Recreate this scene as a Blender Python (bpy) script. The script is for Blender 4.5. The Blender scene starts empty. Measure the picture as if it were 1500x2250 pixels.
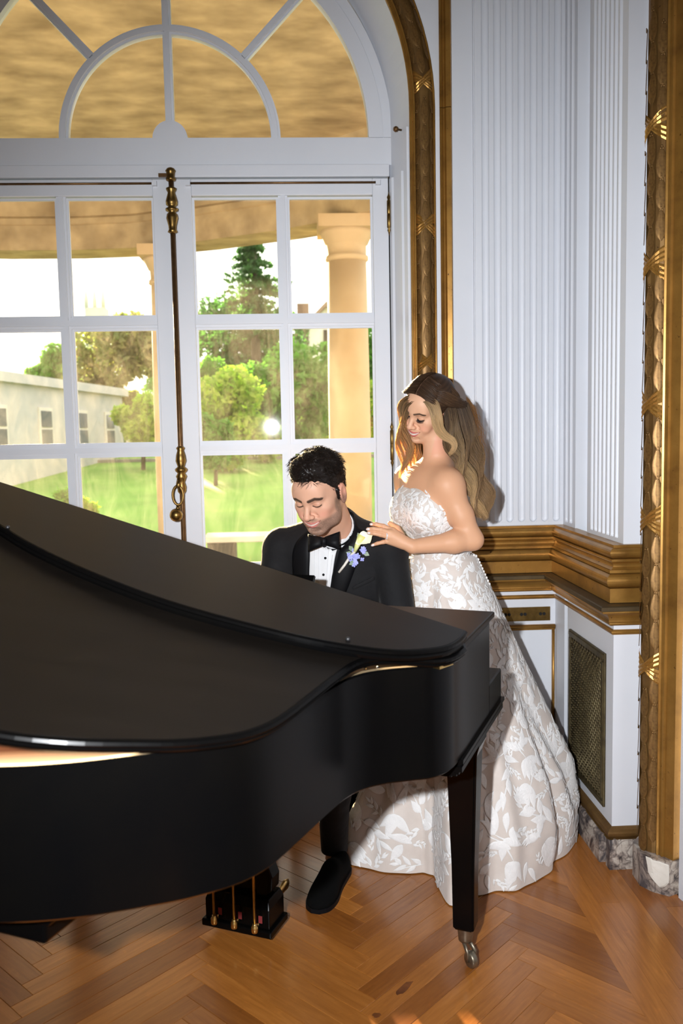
import bpy, bmesh, math, random
import numpy as np
from mathutils import Vector, Matrix, Euler
from mathutils.bvhtree import BVHTree

SC = bpy.context.scene
COL = SC.collection
PI = math.pi
random.seed(4)

# ------------------------------------------------------------------ camera
FPX = 1860.0                                   # focal length in pixels of the 1500x2250 frame
def cam_rows(yaw, pit, rol):
    y, p, r = map(math.radians, (yaw, pit, rol))
    cy, sy, cp, sp, cr, sr = math.cos(y), math.sin(y), math.cos(p), math.sin(p), math.cos(r), math.sin(r)
    R0 = np.array([[1, 0, 0], [0, 0, -1], [0, 1, 0]])
    Ry = np.array([[cy, sy, 0], [-sy, cy, 0], [0, 0, 1]])
    Rx = np.array([[1, 0, 0], [0, cp, -sp], [0, sp, cp]])
    Rz = np.array([[cr, -sr, 0], [sr, cr, 0], [0, 0, 1]])
    return Rz @ Rx @ R0 @ Ry
CR = cam_rows(-2.72, 5.05, -1.095)
cam = bpy.data.cameras.new('camera')
cam.sensor_fit = 'VERTICAL'; cam.sensor_height = 36.0; cam.lens = FPX / 2250 * 36
cam.clip_start = 0.05; cam.clip_end = 400
cam.dof.use_dof = True; cam.dof.focus_distance = 2.85; cam.dof.aperture_fstop = 4.0
camo = bpy.data.objects.new('camera', cam); COL.objects.link(camo)
M = Matrix.Identity(4)
for i in range(3):
    M[i][0] = CR[0][i]; M[i][1] = -CR[1][i]; M[i][2] = -CR[2][i]
M[2][3] = 1.5
camo.matrix_world = M
SC.camera = camo

# ------------------------------------------------------------------ sky, sun, flash, exposure
world = bpy.data.worlds.new('sky'); SC.world = world; world.use_nodes = True
wn = world.node_tree; wn.nodes.clear()
wo = wn.nodes.new('ShaderNodeOutputWorld'); wb = wn.nodes.new('ShaderNodeBackground')
wb.inputs[0].default_value = (1.0, 0.95, 0.86, 1); wb.inputs[1].default_value = 2.6
wn.links.new(wb.outputs[0], wo.inputs[0])

def lamp(name, kind, loc, aim, energy, color, **kw):
    l = bpy.data.lights.new(name, kind); l.energy = energy; l.color = color
    for k, v in kw.items(): setattr(l, k, v)
    o = bpy.data.objects.new(name, l); COL.objects.link(o); o.location = loc
    o.rotation_euler = (Vector(aim) - Vector(loc)).to_track_quat('-Z', 'Y').to_euler()
    return o
SAZ, SEL = math.radians(17), math.radians(12.3)
lamp('sun', 'SUN', (-8, 14, 6), (-8 + math.sin(SAZ) * math.cos(SEL), 14 - math.cos(SAZ) * math.cos(SEL), 6 - math.sin(SEL)), 40.0, (1.0, 0.72, 0.40), angle=0.012)
# the photographer's flash, held up to the left of the camera and aimed at the couple
lamp('camera_flash', 'SPOT', (-0.24, -0.05, 1.60), (0.42, 3.0, 1.12), 415.0, (0.93, 0.96, 1.0),
     shadow_soft_size=0.022, spot_size=math.radians(92), spot_blend=1.0)

vs = SC.view_settings
vs.view_transform = 'Standard'; vs.look = 'None'; vs.gamma = 1.0; vs.use_curve_mapping = False
vs.exposure = 0.18

# ------------------------------------------------------------------ materials
MATS = {}
def new_mat(name):
    m = bpy.data.materials.new(name); m.use_nodes = True
    nt = m.node_tree; nt.nodes.clear()
    out = nt.nodes.new('ShaderNodeOutputMaterial'); b = nt.nodes.new('ShaderNodeBsdfPrincipled')
    nt.links.new(b.outputs[0], out.inputs[0]); MATS[name] = m
    return m, nt, b, out
def N(nt, kind, **kw):
    n = nt.nodes.new('ShaderNode' + kind)
    for k, v in kw.items(): setattr(n, k, v)
    return n
def ramp(nt, fac, stops, interp='LINEAR'):
    r = N(nt, 'ValToRGB'); r.color_ramp.interpolation = interp
    el = r.color_ramp.elements
    while len(el) < len(stops): el.new(0.5)
    for e, (p, c) in zip(el, stops): e.position = p; e.color = (*c, 1) if len(c) == 3 else c
    nt.links.new(fac, r.inputs[0]); return r
def coords(nt, space='Object', scale=(1, 1, 1), rot=(0, 0, 0)):
    tc = N(nt, 'TexCoord'); mp = N(nt, 'Mapping')
    mp.inputs['Scale'].default_value = scale; mp.inputs['Rotation'].default_value = rot
    nt.links.new(tc.outputs[space], mp.inputs[0]); return mp.outputs[0]
def noise(nt, vec, scale, detail=4, rough=0.55, dist=0.0):
    n = N(nt, 'TexNoise'); n.inputs['Scale'].default_value = scale; n.inputs['Detail'].default_value = detail
    n.inputs['Roughness'].default_value = rough; n.inputs['Distortion'].default_value = dist
    nt.links.new(vec, n.inputs['Vector']); return n.outputs['Fac']
def bump(nt, b, h, strength=0.2, dist=0.002):
    n = N(nt, 'Bump'); n.inputs['Strength'].default_value = strength; n.inputs['Distance'].default_value = dist
    nt.links.new(h, n.inputs['Height']); nt.links.new(n.outputs[0], b.inputs['Normal']); return n
def plain(name, c1, c2=None, scale=8, rough=0.5, metal=0.0, bstr=0.0, bscale=60, bdist=0.001, space='Object', stretch=(1, 1, 1), **kw):
    m, nt, b, out = new_mat(name)
    b.inputs['Roughness'].default_value = rough; b.inputs['Metallic'].default_value = metal
    for k, v in kw.items(): b.inputs[k].default_value = v
    v = coords(nt, space, stretch)
    f = noise(nt, v, scale)
    c2 = c2 or tuple(x * 0.9 for x in c1)
    r = ramp(nt, f, [(0.3, c1), (0.7, c2)]); nt.links.new(r.outputs[0], b.inputs['Base Color'])
    if bstr: bump(nt, b, noise(nt, v, bscale), bstr, bdist)
    return m

plain('white_paint', (0.70, 0.722, 0.770), (0.67, 0.692, 0.742), 3, 0.42, bstr=0.05, bscale=25)
plain('cream_paint', (0.62, 0.58, 0.50), (0.58, 0.54, 0.46), 3, 0.6)
plain('ebony', (0.0016, 0.0016, 0.0018), (0.0024, 0.0022, 0.002), 5, 0.25, bstr=0.02, bscale=40, **{'Specular IOR Level': 0.09})
plain('satin_ebony', (0.0052, 0.0040, 0.0032), (0.0072, 0.0055, 0.0044), 4, 0.40, bstr=0.03, bscale=90, stretch=(1, 6, 1), **{'Specular IOR Level': 0.18})
plain('brass', (0.78, 0.55, 0.22), (0.55, 0.36, 0.12), 20, 0.28, 1.0)
plain('dark_brass', (0.22, 0.125, 0.055), (0.13, 0.07, 0.03), 25, 0.42, 0.85)
plain('old_brass', (0.30, 0.19, 0.06), (0.16, 0.095, 0.03), 30, 0.36, 1.0)
plain('pewter', (0.33, 0.29, 0.22), (0.18, 0.15, 0.11), 40, 0.4, 0.9)
plain('bronze_grille', (0.16, 0.125, 0.06), (0.08, 0.06, 0.03), 30, 0.5, 0.7)
plain('dark_void', (0.008, 0.007, 0.006), None, 5, 0.9)
plain('steel', (0.6, 0.6, 0.6), None, 10, 0.25, 1.0)

def gold_mat(name, c1, c2, c3, rough, wear=True):
    m, nt, b, out = new_mat(name)
    v = coords(nt, 'Object')
    f = noise(nt, v, 9, 6, 0.62)
    r = ramp(nt, f, [(0.28, c1), (0.52, c2), (0.75, c3)])
    col = r.outputs[0]
    if wear:
        f2 = noise(nt, v, 70, 3, 0.5)
        r2 = ramp(nt, f2, [(0.24, (0.09, 0.035, 0.015)), (0.31, (1, 1, 1))])
        mx = N(nt, 'Mix', data_type='RGBA', blend_type='MULTIPLY'); mx.inputs[0].default_value = 1
        nt.links.new(col, mx.inputs[6]); nt.links.new(r2.outputs[0], mx.inputs[7]); col = mx.outputs[2]
    nt.links.new(col, b.inputs['Base Color'])
    b.inputs['Metallic'].default_value = 0.62; b.inputs['Roughness'].default_value = rough
    bump(nt, b, noise(nt, v, 120), 0.08, 0.001)
    return m
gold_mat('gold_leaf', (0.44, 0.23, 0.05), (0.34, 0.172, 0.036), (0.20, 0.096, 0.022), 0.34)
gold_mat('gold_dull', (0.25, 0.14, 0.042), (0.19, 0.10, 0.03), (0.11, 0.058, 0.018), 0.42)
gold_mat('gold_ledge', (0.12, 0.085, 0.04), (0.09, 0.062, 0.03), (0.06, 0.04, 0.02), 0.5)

# oak parquet: grain runs along each plank's own x axis, tone differs from plank to plank
m, nt, b, out = new_mat('oak')
oi = N(nt, 'ObjectInfo'); tc = N(nt, 'TexCoord')
off = N(nt, 'Vector' + 'Math', operation='SCALE'); off.inputs[3].default_value = 37.0
cmb = N(nt, 'CombineXYZ')
for i in range(3): nt.links.new(oi.outputs['Random'], cmb.inputs[i])
nt.links.new(cmb.outputs[0], off.inputs[0])
add = N(nt, 'VectorMath', operation='ADD'); nt.links.new(tc.outputs['Object'], add.inputs[0]); nt.links.new(off.outputs[0], add.inputs[1])
mp = N(nt, 'Mapping'); mp.inputs['Scale'].default_value = (2.2, 26, 26); nt.links.new(add.outputs[0], mp.inputs[0])
g1 = noise(nt, mp.outputs[0], 3.2, 7, 0.6, 0.6)
mp2 = N(nt, 'Mapping'); mp2.inputs['Scale'].default_value = (16, 30, 30); mp2.inputs['Rotation'].default_value = (0, 0, 0.5); nt.links.new(add.outputs[0], mp2.inputs[0])
g2 = noise(nt, mp2.outputs[0], 1.6, 3, 0.5, 1.2)
r1 = ramp(nt, g1, [(0.25, (0.27, 0.088, 0.014)), (0.55, (0.37, 0.132, 0.024)), (0.8, (0.44, 0.172, 0.037))])
r2 = ramp(nt, g2, [(0.60, (1, 1, 1)), (0.70, (1.22, 1.2, 1.12))])
mx = N(nt, 'Mix', data_type='RGBA', blend_type='MULTIPLY'); mx.inputs[0].default_value = 0.55
nt.links.new(r1.outputs[0], mx.inputs[6]); nt.links.new(r2.outputs[0], mx.inputs[7])
r3 = ramp(nt, oi.outputs['Random'], [(0, (0.62, 0.55, 0.5)), (0.35, (0.95, 0.95, 0.95)), (0.7, (1.0, 1.0, 1.0)), (1, (1.2, 1.22, 1.2))])
mx2 = N(nt, 'Mix', data_type='RGBA', blend_type='MULTIPLY'); mx2.inputs[0].default_value = 1
nt.links.new(mx.outputs[2], mx2.inputs[6]); nt.links.new(r3.outputs[0], mx2.inputs[7])
nt.links.new(mx2.outputs[2], b.inputs['Base Color'])
b.inputs['Roughness'].default_value = 0.30; b.inputs['Coat Weight'].default_value = 0.35; b.inputs['Coat Roughness'].default_value = 0.16
bump(nt, b, g1, 0.12, 0.0012)
plain('oak_stain', (0.10, 0.03, 0.009), (0.20, 0.065, 0.018), 30, 0.3)
plain('floor_gap', (0.045, 0.02, 0.008), None, 10, 0.8)

# breccia marble
m, nt, b, out = new_mat('marble')
v = coords(nt, 'Object'); f = noise(nt, v, 7, 8, 0.62, 1.6); vo = N(nt, 'TexVoronoi', feature='DISTANCE_TO_EDGE'); vo.inputs['Scale'].default_value = 13
nv = N(nt, 'TexNoise'); nv.inputs['Scale'].default_value = 12; nt.links.new(v, nv.inputs['Vector'])
ad = N(nt, 'VectorMath', operation='MULTIPLY_ADD'); ad.inputs[1].default_value = (0.25,) * 3; nt.links.new(nv.outputs['Color'], ad.inputs[0]); nt.links.new(v, ad.inputs[2])
nt.links.new(ad.outputs[0], vo.inputs['Vector'])
ra = ramp(nt, f, [(0.40, (0.07, 0.06, 0.062)), (0.47, (0.26, 0.21, 0.18)), (0.56, (0.48, 0.42, 0.36)), (0.68, (0.30, 0.25, 0.22))])
rb = ramp(nt, vo.outputs['Distance'], [(0.0, (0.3, 0.27, 0.27)), (0.06, (1, 1, 1))])
mx = N(nt, 'Mix', data_type='RGBA', blend_type='MULTIPLY'); mx.inputs[0].default_value = 0.85
nt.links.new(ra.outputs[0], mx.inputs[6]); nt.links.new(rb.outputs[0], mx.inputs[7]); nt.links.new(mx.outputs[2], b.inputs['Base Color'])
b.inputs['Roughness'].default_value = 0.45
plain('plaster', (0.74, 0.70, 0.63), (0.62, 0.57, 0.5), 14, 0.85, bstr=0.4, bscale=40, bdist=0.004)

# window glass: clear, reflecting, with a thin dusty film that also adds sun haze
m, nt, b, out = new_mat('window_glass'); nt.nodes.remove(b)
tr = N(nt, 'BsdfTransparent'); tr.inputs[0].default_value = (0.97, 0.98, 0.96, 1)
gl = N(nt, 'BsdfGlossy'); gl.inputs['Roughness'].default_value = 0.03
fr = N(nt, 'Fresnel'); fr.inputs[0].default_value = 1.45
m1 = N(nt, 'MixShader'); nt.links.new(fr.outputs[0], m1.inputs[0]); nt.links.new(tr.outputs[0], m1.inputs[1]); nt.links.new(gl.outputs[0], m1.inputs[2])
tl = N(nt, 'BsdfTranslucent'); tl.inputs[0].default_value = (0.9, 0.86, 0.78, 1)
v = coords(nt, 'Object', (1, 1, 0.35)); f = noise(nt, v, 9, 8, 0.7, 0.8)
ra = ramp(nt, f, [(0.40, (0.008,) * 3), (0.72, (0.045,) * 3)])
m2 = N(nt, 'MixShader'); nt.links.new(ra.outputs[0], m2.inputs[0]); nt.links.new(m1.outputs[0], m2.inputs[1]); nt.links.new(tl.outputs[0], m2.inputs[2])
nt.links.new(m2.outputs[0], out.inputs[0])

# ------------------------------------------------------------------ mesh helpers
class MB:
    """collects polygons in world coordinates; build() links them as one mesh object"""
    def __init__(s): s.v = []; s.f = []; s.smooth = []
    def add(s, vs_, fs, smooth=False):
        o = len(s.v); s.v += [tuple(p) for p in vs_]; s.f += [tuple(i + o for i in f) for f in fs]; s.smooth += [smooth] * len(fs)
        return s
    def box(s, a, b):
        x0, y0, z0 = a; x1, y1, z1 = b
        return s.add([(x0,y0,z0),(x1,y0,z0),(x1,y1,z0),(x0,y1,z0),(x0,y0,z1),(x1,y0,z1),(x1,y1,z1),(x0,y1,z1)],
                     [(0,3,2,1),(4,5,6,7),(0,1,5,4),(1,2,6,5),(2,3,7,6),(3,0,4,7)])
    def quad(s, *p): return s.add(p, [tuple(range(len(p)))])
    def prism(s, poly, lo, hi, axis=2):
        n = len(poly)
        def pt(p, h): return (p[0], p[1], h) if axis == 2 else ((p[0], h, p[1]) if axis == 1 else (h, p[0], p[1]))
        vv = [pt(p, lo) for p in poly] + [pt(p, hi) for p in poly]
        ff = [tuple(range(n))[::-1], tuple(range(n, 2 * n))] + [(i, (i + 1) % n, n + (i + 1) % n, n + i) for i in range(n)]
        return s.add(vv, ff)
    def lathe(s, prof, c=(0, 0, 0), n=20, axis=None, smooth=True):
        ax = Vector(axis or (0, 0, 1)).normalized(); q = Vector((0, 0, 1)).rotation_difference(ax)
        vv = []; ff = []; k = len(prof)
        for r, h in prof:
            for i in range(n):
                a = 2 * PI * i / n; p = q @ Vector((r * math.cos(a), r * math.sin(a), h)); vv.append((p.x + c[0], p.y + c[1], p.z + c[2]))
        for j in range(k - 1):
            for i in range(n): ff.append((j * n + i, j * n + (i + 1) % n, (j + 1) * n + (i + 1) % n, (j + 1) * n + i))
        ff.append(tuple(range(n))[::-1]); ff.append(tuple(range((k - 1) * n, k * n)))
        return s.add(vv, ff, smooth)
    def tube(s, pts, rad, n=10, smooth=True, flat=1.0):
        pts = [Vector(p) for p in pts]; m_ = len(pts)
        rad = rad if hasattr(rad, '__len__') else [rad] * m_
        t0 = (pts[1] - pts[0]).normalized(); up = Vector((0, 0, 1)) if abs(t0.z) < 0.9 else Vector((1, 0, 0))
        nrm = (up - t0 * up.dot(t0)).normalized(); vv = []; ff = []
        for i, p in enumerate(pts):
            t = (pts[min(i + 1, m_ - 1)] - pts[max(i - 1, 0)]).normalized()
            nrm = (nrm - t * nrm.dot(t)).normalized(); bi = t.cross(nrm)
            for k in range(n):
                a = 2 * PI * k / n; q = p + (nrm * math.cos(a) + bi * math.sin(a) * flat) * rad[i]; vv.append(tuple(q))
        for i in range(m_ - 1):
            for k in range(n): ff.append((i * n + k, i * n + (k + 1) % n, (i + 1) * n + (k + 1) % n, (i + 1) * n + k))
        ff.append(tuple(range(n))[::-1]); ff.append(tuple(range((m_ - 1) * n, m_ * n)))
        return s.add(vv, ff, smooth)
    def sweep(s, path, prof, smooth=False):
        """profile (d,z) swept along a plan polyline; d is measured to the right-hand side of travel, mitred"""
        P = [Vector((p[0], p[1])) for p in path]; n = len(P); k = len(prof); vv = []; ff = []
        for i in range(n):
            ds = []
            if i > 0: ds.append((P[i] - P[i-1]).normalized())
            if i < n - 1: ds.append((P[i+1] - P[i]).normalized())
            ns = [Vector((d.y, -d.x)) for d in ds]
            mm = ns[0] if len(ns) == 1 else (ns[0] + ns[1]) / (1 + ns[0].dot(ns[1]))
            for d, z in prof: vv.append((P[i].x + mm.x * d, P[i].y + mm.y * d, z))
        for i in range(n - 1):
            for j in range(k - 1): ff.append((i * k + j, (i + 1) * k + j, (i + 1) * k + j + 1, i * k + j + 1))
        return s.add(vv, ff, smooth)
    def arc_band(s, c, r0, r1, a0, a1, y0, y1, n=40):
        """flat ring sector in the xz plane with thickness y0..y1"""
        vv = []; ff = []
        for i in range(n + 1):
            a = a0 + (a1 - a0) * i / n; ca, sa = math.cos(a), math.sin(a)
            for r, y in ((r0, y0), (r1, y0), (r1, y1), (r0, y1)): vv.append((c[0] + r * ca, y, c[1] + r * sa))
        for i in range(n):
            for k in range(4): ff.append((i * 4 + k, i * 4 + (k + 1) % 4, i * 4 + 4 + (k + 1) % 4, i * 4 + 4 + k))
        ff += [(0, 3, 2, 1), (n * 4, n * 4 + 1, n * 4 + 2, n * 4 + 3)]
        return s.add(vv, ff)
    def build(s, name, mat, parent=None, origin=None, bevel=0.0, normals=True):
        if parent is not None: o0 = wloc(parent)
        elif origin is not None: o0 = Vector(origin)
        else:
            a = np.array(s.v); o0 = Vector(((a[:, 0].min() + a[:, 0].max()) / 2, (a[:, 1].min() + a[:, 1].max()) / 2, a[:, 2].min()))
        me = bpy.data.meshes.new(name)
        me.from_pydata([(p[0] - o0.x, p[1] - o0.y, p[2] - o0.z) for p in s.v], [], s.f); me.validate()
        if len(me.polygons) == len(s.smooth): me.polygons.foreach_set('use_smooth', s.smooth)
        if normals:
            bm = bmesh.new(); bm.from_mesh(me); bmesh.ops.recalc_face_normals(bm, faces=bm.faces); bm.to_mesh(me); bm.free()
        o = bpy.data.objects.new(name, me); COL.objects.link(o)
        if parent is None: o.location = o0
        else: o.parent = parent
        me.materials.append(MATS[mat] if isinstance(mat, str) else mat)
        if bevel:
            md = o.modifiers.new('bevel', 'BEVEL'); md.width = bevel; md.segments = 2; md.limit_method = 'ANGLE'
        return o
def wloc(o):
    l = Vector(o.location)
    while o.parent is not None: o = o.parent; l = l + Vector(o.location)
    return l
def tag(o, label=None, cat=None, group=None, kind=None):
    if label: o['label'] = label
    if cat: o['category'] = cat
    if group: o['group'] = group
    if kind: o['kind'] = kind
    return o
def empty(name, loc, label=None, cat=None, group=None, kind=None):
    o = bpy.data.objects.new(name, None); COL.objects.link(o); o.location = loc; o.empty_display_size = 0.1
    return tag(o, label, cat, group, kind)
def inst(name, me, parent, loc, rot=(0, 0, 0), scale=(1, 1, 1)):
    """another object that shares mesh data; loc in world coordinates"""
    o = bpy.data.objects.new(name, me); COL.objects.link(o)
    if parent is not None: o.parent = parent; o.location = Vector(loc) - wloc(parent)
    else: o.location = loc
    o.rotation_euler = rot; o.scale = scale
    return o
def struct(o, label, cat='structure'):
    return tag(o, label, cat, kind='structure')
# ================================================================== the room
YW = 3.48; YU = 3.46; YD = 3.44            # back wall, upper pilaster face, dado face
XD = 1.049; XU = 1.087                     # side dado face, upper side pilaster face
YP = 2.78; YPU = 2.80                      # pier front faces (dado, upper)
AX, AZ = -0.508, 2.802                     # centre of the window arch
RI = 0.985                                 # arch opening radius in the wall plane
ZT = 4.6                                   # ceiling height
YG = 3.66                                  # front plane of the french doors
XL, YB = -4.6, -4.4

# floor with its parquet
fl = struct(MB().box((XL, YB, -0.12), (1.35, YG + 0.3, -0.012)).build('floor', 'floor_gap', origin=(0, 2.6, -0.012)), 'honey coloured oak parquet floor laid in a herringbone', 'floor')
def plank_mesh(name, L, w):
    e = 0.0007; h = 0.012
    mb = MB()
    a, c = L / 2 - 0.0006, w / 2 - 0.0006
    mb.add([(-a, -c, 0), (a, -c, 0), (a, c, 0), (-a, c, 0), (-a, -c, h - e), (a, -c, h - e), (a, c, h - e), (-a, c, h - e),
            (-a + e, -c + e, h), (a - e, -c + e, h), (a - e, c - e, h), (-a + e, c - e, h)],
           [(0, 1, 5, 4), (1, 2, 6, 5), (2, 3, 7, 6), (3, 0, 4, 7), (4, 5, 9, 8), (5, 6, 10, 9), (6, 7, 11, 10), (7, 4, 8, 11), (8, 9, 10, 11)])
    me = bpy.data.meshes.new(name); me.from_pydata(mb.v, [], mb.f); me.materials.append(MATS['oak']); return me
PW = 0.0641; PL = 0.6576; S2 = math.sqrt(0.5)
pme = plank_mesh('plank', PL, PW)
XB = 0.853                                 # start of the straight border
def clip_plank(cx, cy, ang):
    """plank polygon cut off at the border line"""
    u = Vector((math.cos(ang), math.sin(ang))); w = Vector((-u.y, u.x)); g = 0.0006
    P = [Vector((cx, cy)) + u * sx * (PL / 2 - g) + w * sy * (PW / 2 - g) for sx, sy in ((-1, -1), (1, -1), (1, 1), (-1, 1))]
    for ax, lim in ((0, XB), (1, YG + 0.03)):
        out = []
        for i in range(len(P)):
            a, b_ = P[i], P[(i + 1) % len(P)]
            if a[ax] <= lim: out.append(a)
            if (a[ax] <= lim) != (b_[ax] <= lim): out.append(a + (b_ - a) * (lim - a[ax]) / (b_[ax] - a[ax]))
        P = out
    return P
CS = PL * S2                               # distance between two zigzag seams
PER = PW / S2                              # pitch along a seam
npl = 0; far_planks = []
for c in range(-8, 2):
    xs = 0.6105 + c * CS                   # left seam of this column
    up = (c % 2 == 0)
    for r in range(-10, 62):
        # columns alternate between planks rising to the right and falling to the right
        ang = -PI / 4 if up else PI / 4
        cx = xs + CS / 2 + 0.0; y0 = 0.35 + r * PER
        cy = y0 + (0.0 if up else PER * 0.5)
        if cy > 3.95 or cy < 0.2: continue
        near = 1.55 < cy < 3.62 and -1.25 < cx
        if cx + 0.3 > XB or cy > 3.40:
            poly = clip_plank(cx, cy, ang)
            if len(poly) < 3: continue
            if near:
                u = Vector((math.cos(ang), math.sin(ang)))
                loc = [((p.x - cx) * u.x + (p.y - cy) * u.y, -(p.x - cx) * u.y + (p.y - cy) * u.x) for p in poly]
                mb = MB().prism(loc, 0, 0.012); me = bpy.data.meshes.new('plank'); me.from_pydata(mb.v, [], mb.f); me.materials.append(MATS['oak'])
                inst('plank', me, fl, (cx, cy, -0.012), (0, 0, ang)); npl += 1
            else: far_planks.append([(p.x, p.y) for p in poly])
        elif near:
            inst('plank', pme, fl, (cx, cy, -0.012), (0, 0, ang)); npl += 1
        else: far_planks.append([(p.x, p.y) for p in clip_plank(cx, cy, ang)])
mb = MB().prism([(-.6247, -.0334), (.6247, -.0334), (.6247, .0334), (-.6247, .0334)], 0, 0.012); bme = bpy.data.meshes.new('plank'); bme.from_pydata(mb.v, [], mb.f); bme.materials.append(MATS['oak'])
for k in range(5):
    for j in range(3):
        inst('plank', bme, fl, (XB + 0.0672 * (k + 0.5), 3.3 - j * 1.2505 - (0.43 * k) % 1.25 + 0.3, -0.012), (0, 0, PI / 2)); npl += 1
mb = MB()
for p in far_planks: mb.prism(p, -0.012, 0.0)
tag(mb.build('planks', 'oak', fl), kind='stuff')
for (x, y, sx, sy, a) in ((0.251, 2.178, 0.036, 0.013, 0.9), (0.165, 2.073, 0.011, 0.010, 0)):
    pts = [(x + math.cos(t) * sx * math.cos(a) * q - math.sin(t) * sy * math.sin(a) * q, y + math.cos(t) * sx * math.sin(a) * q + math.sin(t) * sy * math.cos(a) * q)
           for t, q in [(2 * PI * i / 16, random.uniform(0.75, 1.15)) for i in range(16)]]
    MB().prism(pts, -0.001, 0.0006).build('stain', 'oak_stain', fl)['label'] = 'dark burn stain'

# ceiling, far walls of the room behind the photographer
struct(MB().box((XL - 0.2, YB - 0.2, ZT), (1.6, YW + 0.3, ZT + 0.2)).build('ceiling', 'white_paint'), 'white plaster ceiling of the ballroom', 'ceiling')
struct(MB().box((XL - 0.2, YB, 0), (XL, YW + 0.3, ZT)).build('wall_left', 'cream_paint'), 'cream wall at the far left of the room', 'wall')
struct(MB().box((XL, YB - 0.2, 0), (1.6, YB, ZT)).build('wall_front', 'cream_paint'), 'cream wall behind the photographer', 'wall')

# back wall with the arched opening
wb_ = MB()
NA = 48
arc = [(AX + RI * math.cos(PI * i / NA), AZ + RI * math.sin(PI * i / NA)) for i in range(NA + 1)]
wb_.quad((AX + RI, YW, 0), (XU + 0.1, YW, 0), (XU + 0.1, YW, AZ), (AX + RI, YW, AZ))
wb_.quad((AX - RI, YW, 0), (AX - RI, YW, AZ), (XL, YW, AZ), (XL, YW, 0))
wb_.quad((AX + RI, YW, AZ), (XU + 0.1, YW, AZ), (XU + 0.1, YW, ZT), (AX + RI, YW, ZT))
wb_.quad((AX - RI, YW, AZ), (AX - RI, YW, ZT), (XL, YW, ZT), (XL, YW, AZ))
for i in range(NA):
    (x0, z0), (x1, z1) = arc[i], arc[i + 1]; wb_.quad((x0, YW, z0), (x0, YW, ZT), (x1, YW, ZT), (x1, YW, z1))
wall = struct(wb_.build('wall_back', 'white_paint', normals=False, origin=(0.8, YW, 0)), 'white panelled wall around the arched window', 'wall')
# splayed reveal of the opening, with the thickness of the wall
rv = MB(); RJ = 0.912
pth = [(AX + RI, 0)] + [(a, z) for a, z in arc] + [(AX - RI, 0)]
pin = [(AX + RJ, 0)] + [(AX + RJ * math.cos(PI * i / NA), AZ - 0.01 + RJ * math.sin(PI * i / NA)) for i in range(NA + 1)] + [(AX - RJ, 0)]
for i in range(len(pth) - 1):
    rv.add([(pth[i][0], YW, pth[i][1]), (pth[i+1][0], YW, pth[i+1][1]), (pin[i+1][0], YG + 0.02, pin[i+1][1]), (pin[i][0], YG + 0.02, pin[i][1])], [(0, 1, 2, 3)], 0 < i < len(pth) - 2)
rvo = rv.build('reveal', 'white_paint', wall, normals=False)
for sx in (1, -1):      # folded shutter boards inside the jamb, with narrow upright fillets
    for t0, t1, d in ((0.16, 0.30, 0.008), (0.36, 0.44, 0.012), (0.50, 0.74, 0.006), (0.80, 0.90, 0.010)):
        def jp(t, dd): return (AX + sx * (RI + (RJ - RI) * t - dd), YW + (YG + 0.02 - YW) * t)
        a, b_ = jp(t0, 0), jp(t1, 0); c, e = jp(t1, d), jp(t0, d)
        MB().prism([a, b_, c, e], 0.1, 2.58 if t0 > .3 else 2.74).build('shutter_fillet', 'white_paint', wall)
for z in (2.745, 1.497):
    MB().lathe([(0.004, 0), (0.004, 0.018), (0.010, 0.02), (0.012, 0.028), (0.008, 0.035)], (AX + 0.952, YW + 0.085, z), 12, (-1, -0.45, 0)).build('shutter_knob', 'dark_brass', wall)
# outer skin of the house wall, so that no sky leaks past the window frame
ow = MB()
ow.box((AX + RJ, YG + 0.02, -0.1), (1.8, YG + 0.22, ZT)); ow.box((XL - 0.2, YG + 0.02, -0.1), (AX - RJ, YG + 0.22, ZT))
for i in range(NA):
    a0, a1 = PI * i / NA, PI * (i + 1) / NA
    x0, z0, x1, z1 = AX + RJ * math.cos(a0), AZ - 0.01 + RJ * math.sin(a0), AX + RJ * math.cos(a1), AZ - 0.01 + RJ * math.sin(a1)
    ow.add([(x0, YG + .02, z0), (x1, YG + .02, z1), (x1, YG + .02, ZT), (x0, YG + .02, ZT), (x0, YG + .22, z0), (x1, YG + .22, z1), (x1, YG + .22, ZT), (x0, YG + .22, ZT)],
           [(0, 1, 5, 4), (0, 3, 2, 1), (4, 5, 6, 7)])
ow.build('outer_leaf', 'white_paint', wall, normals=False)

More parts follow.
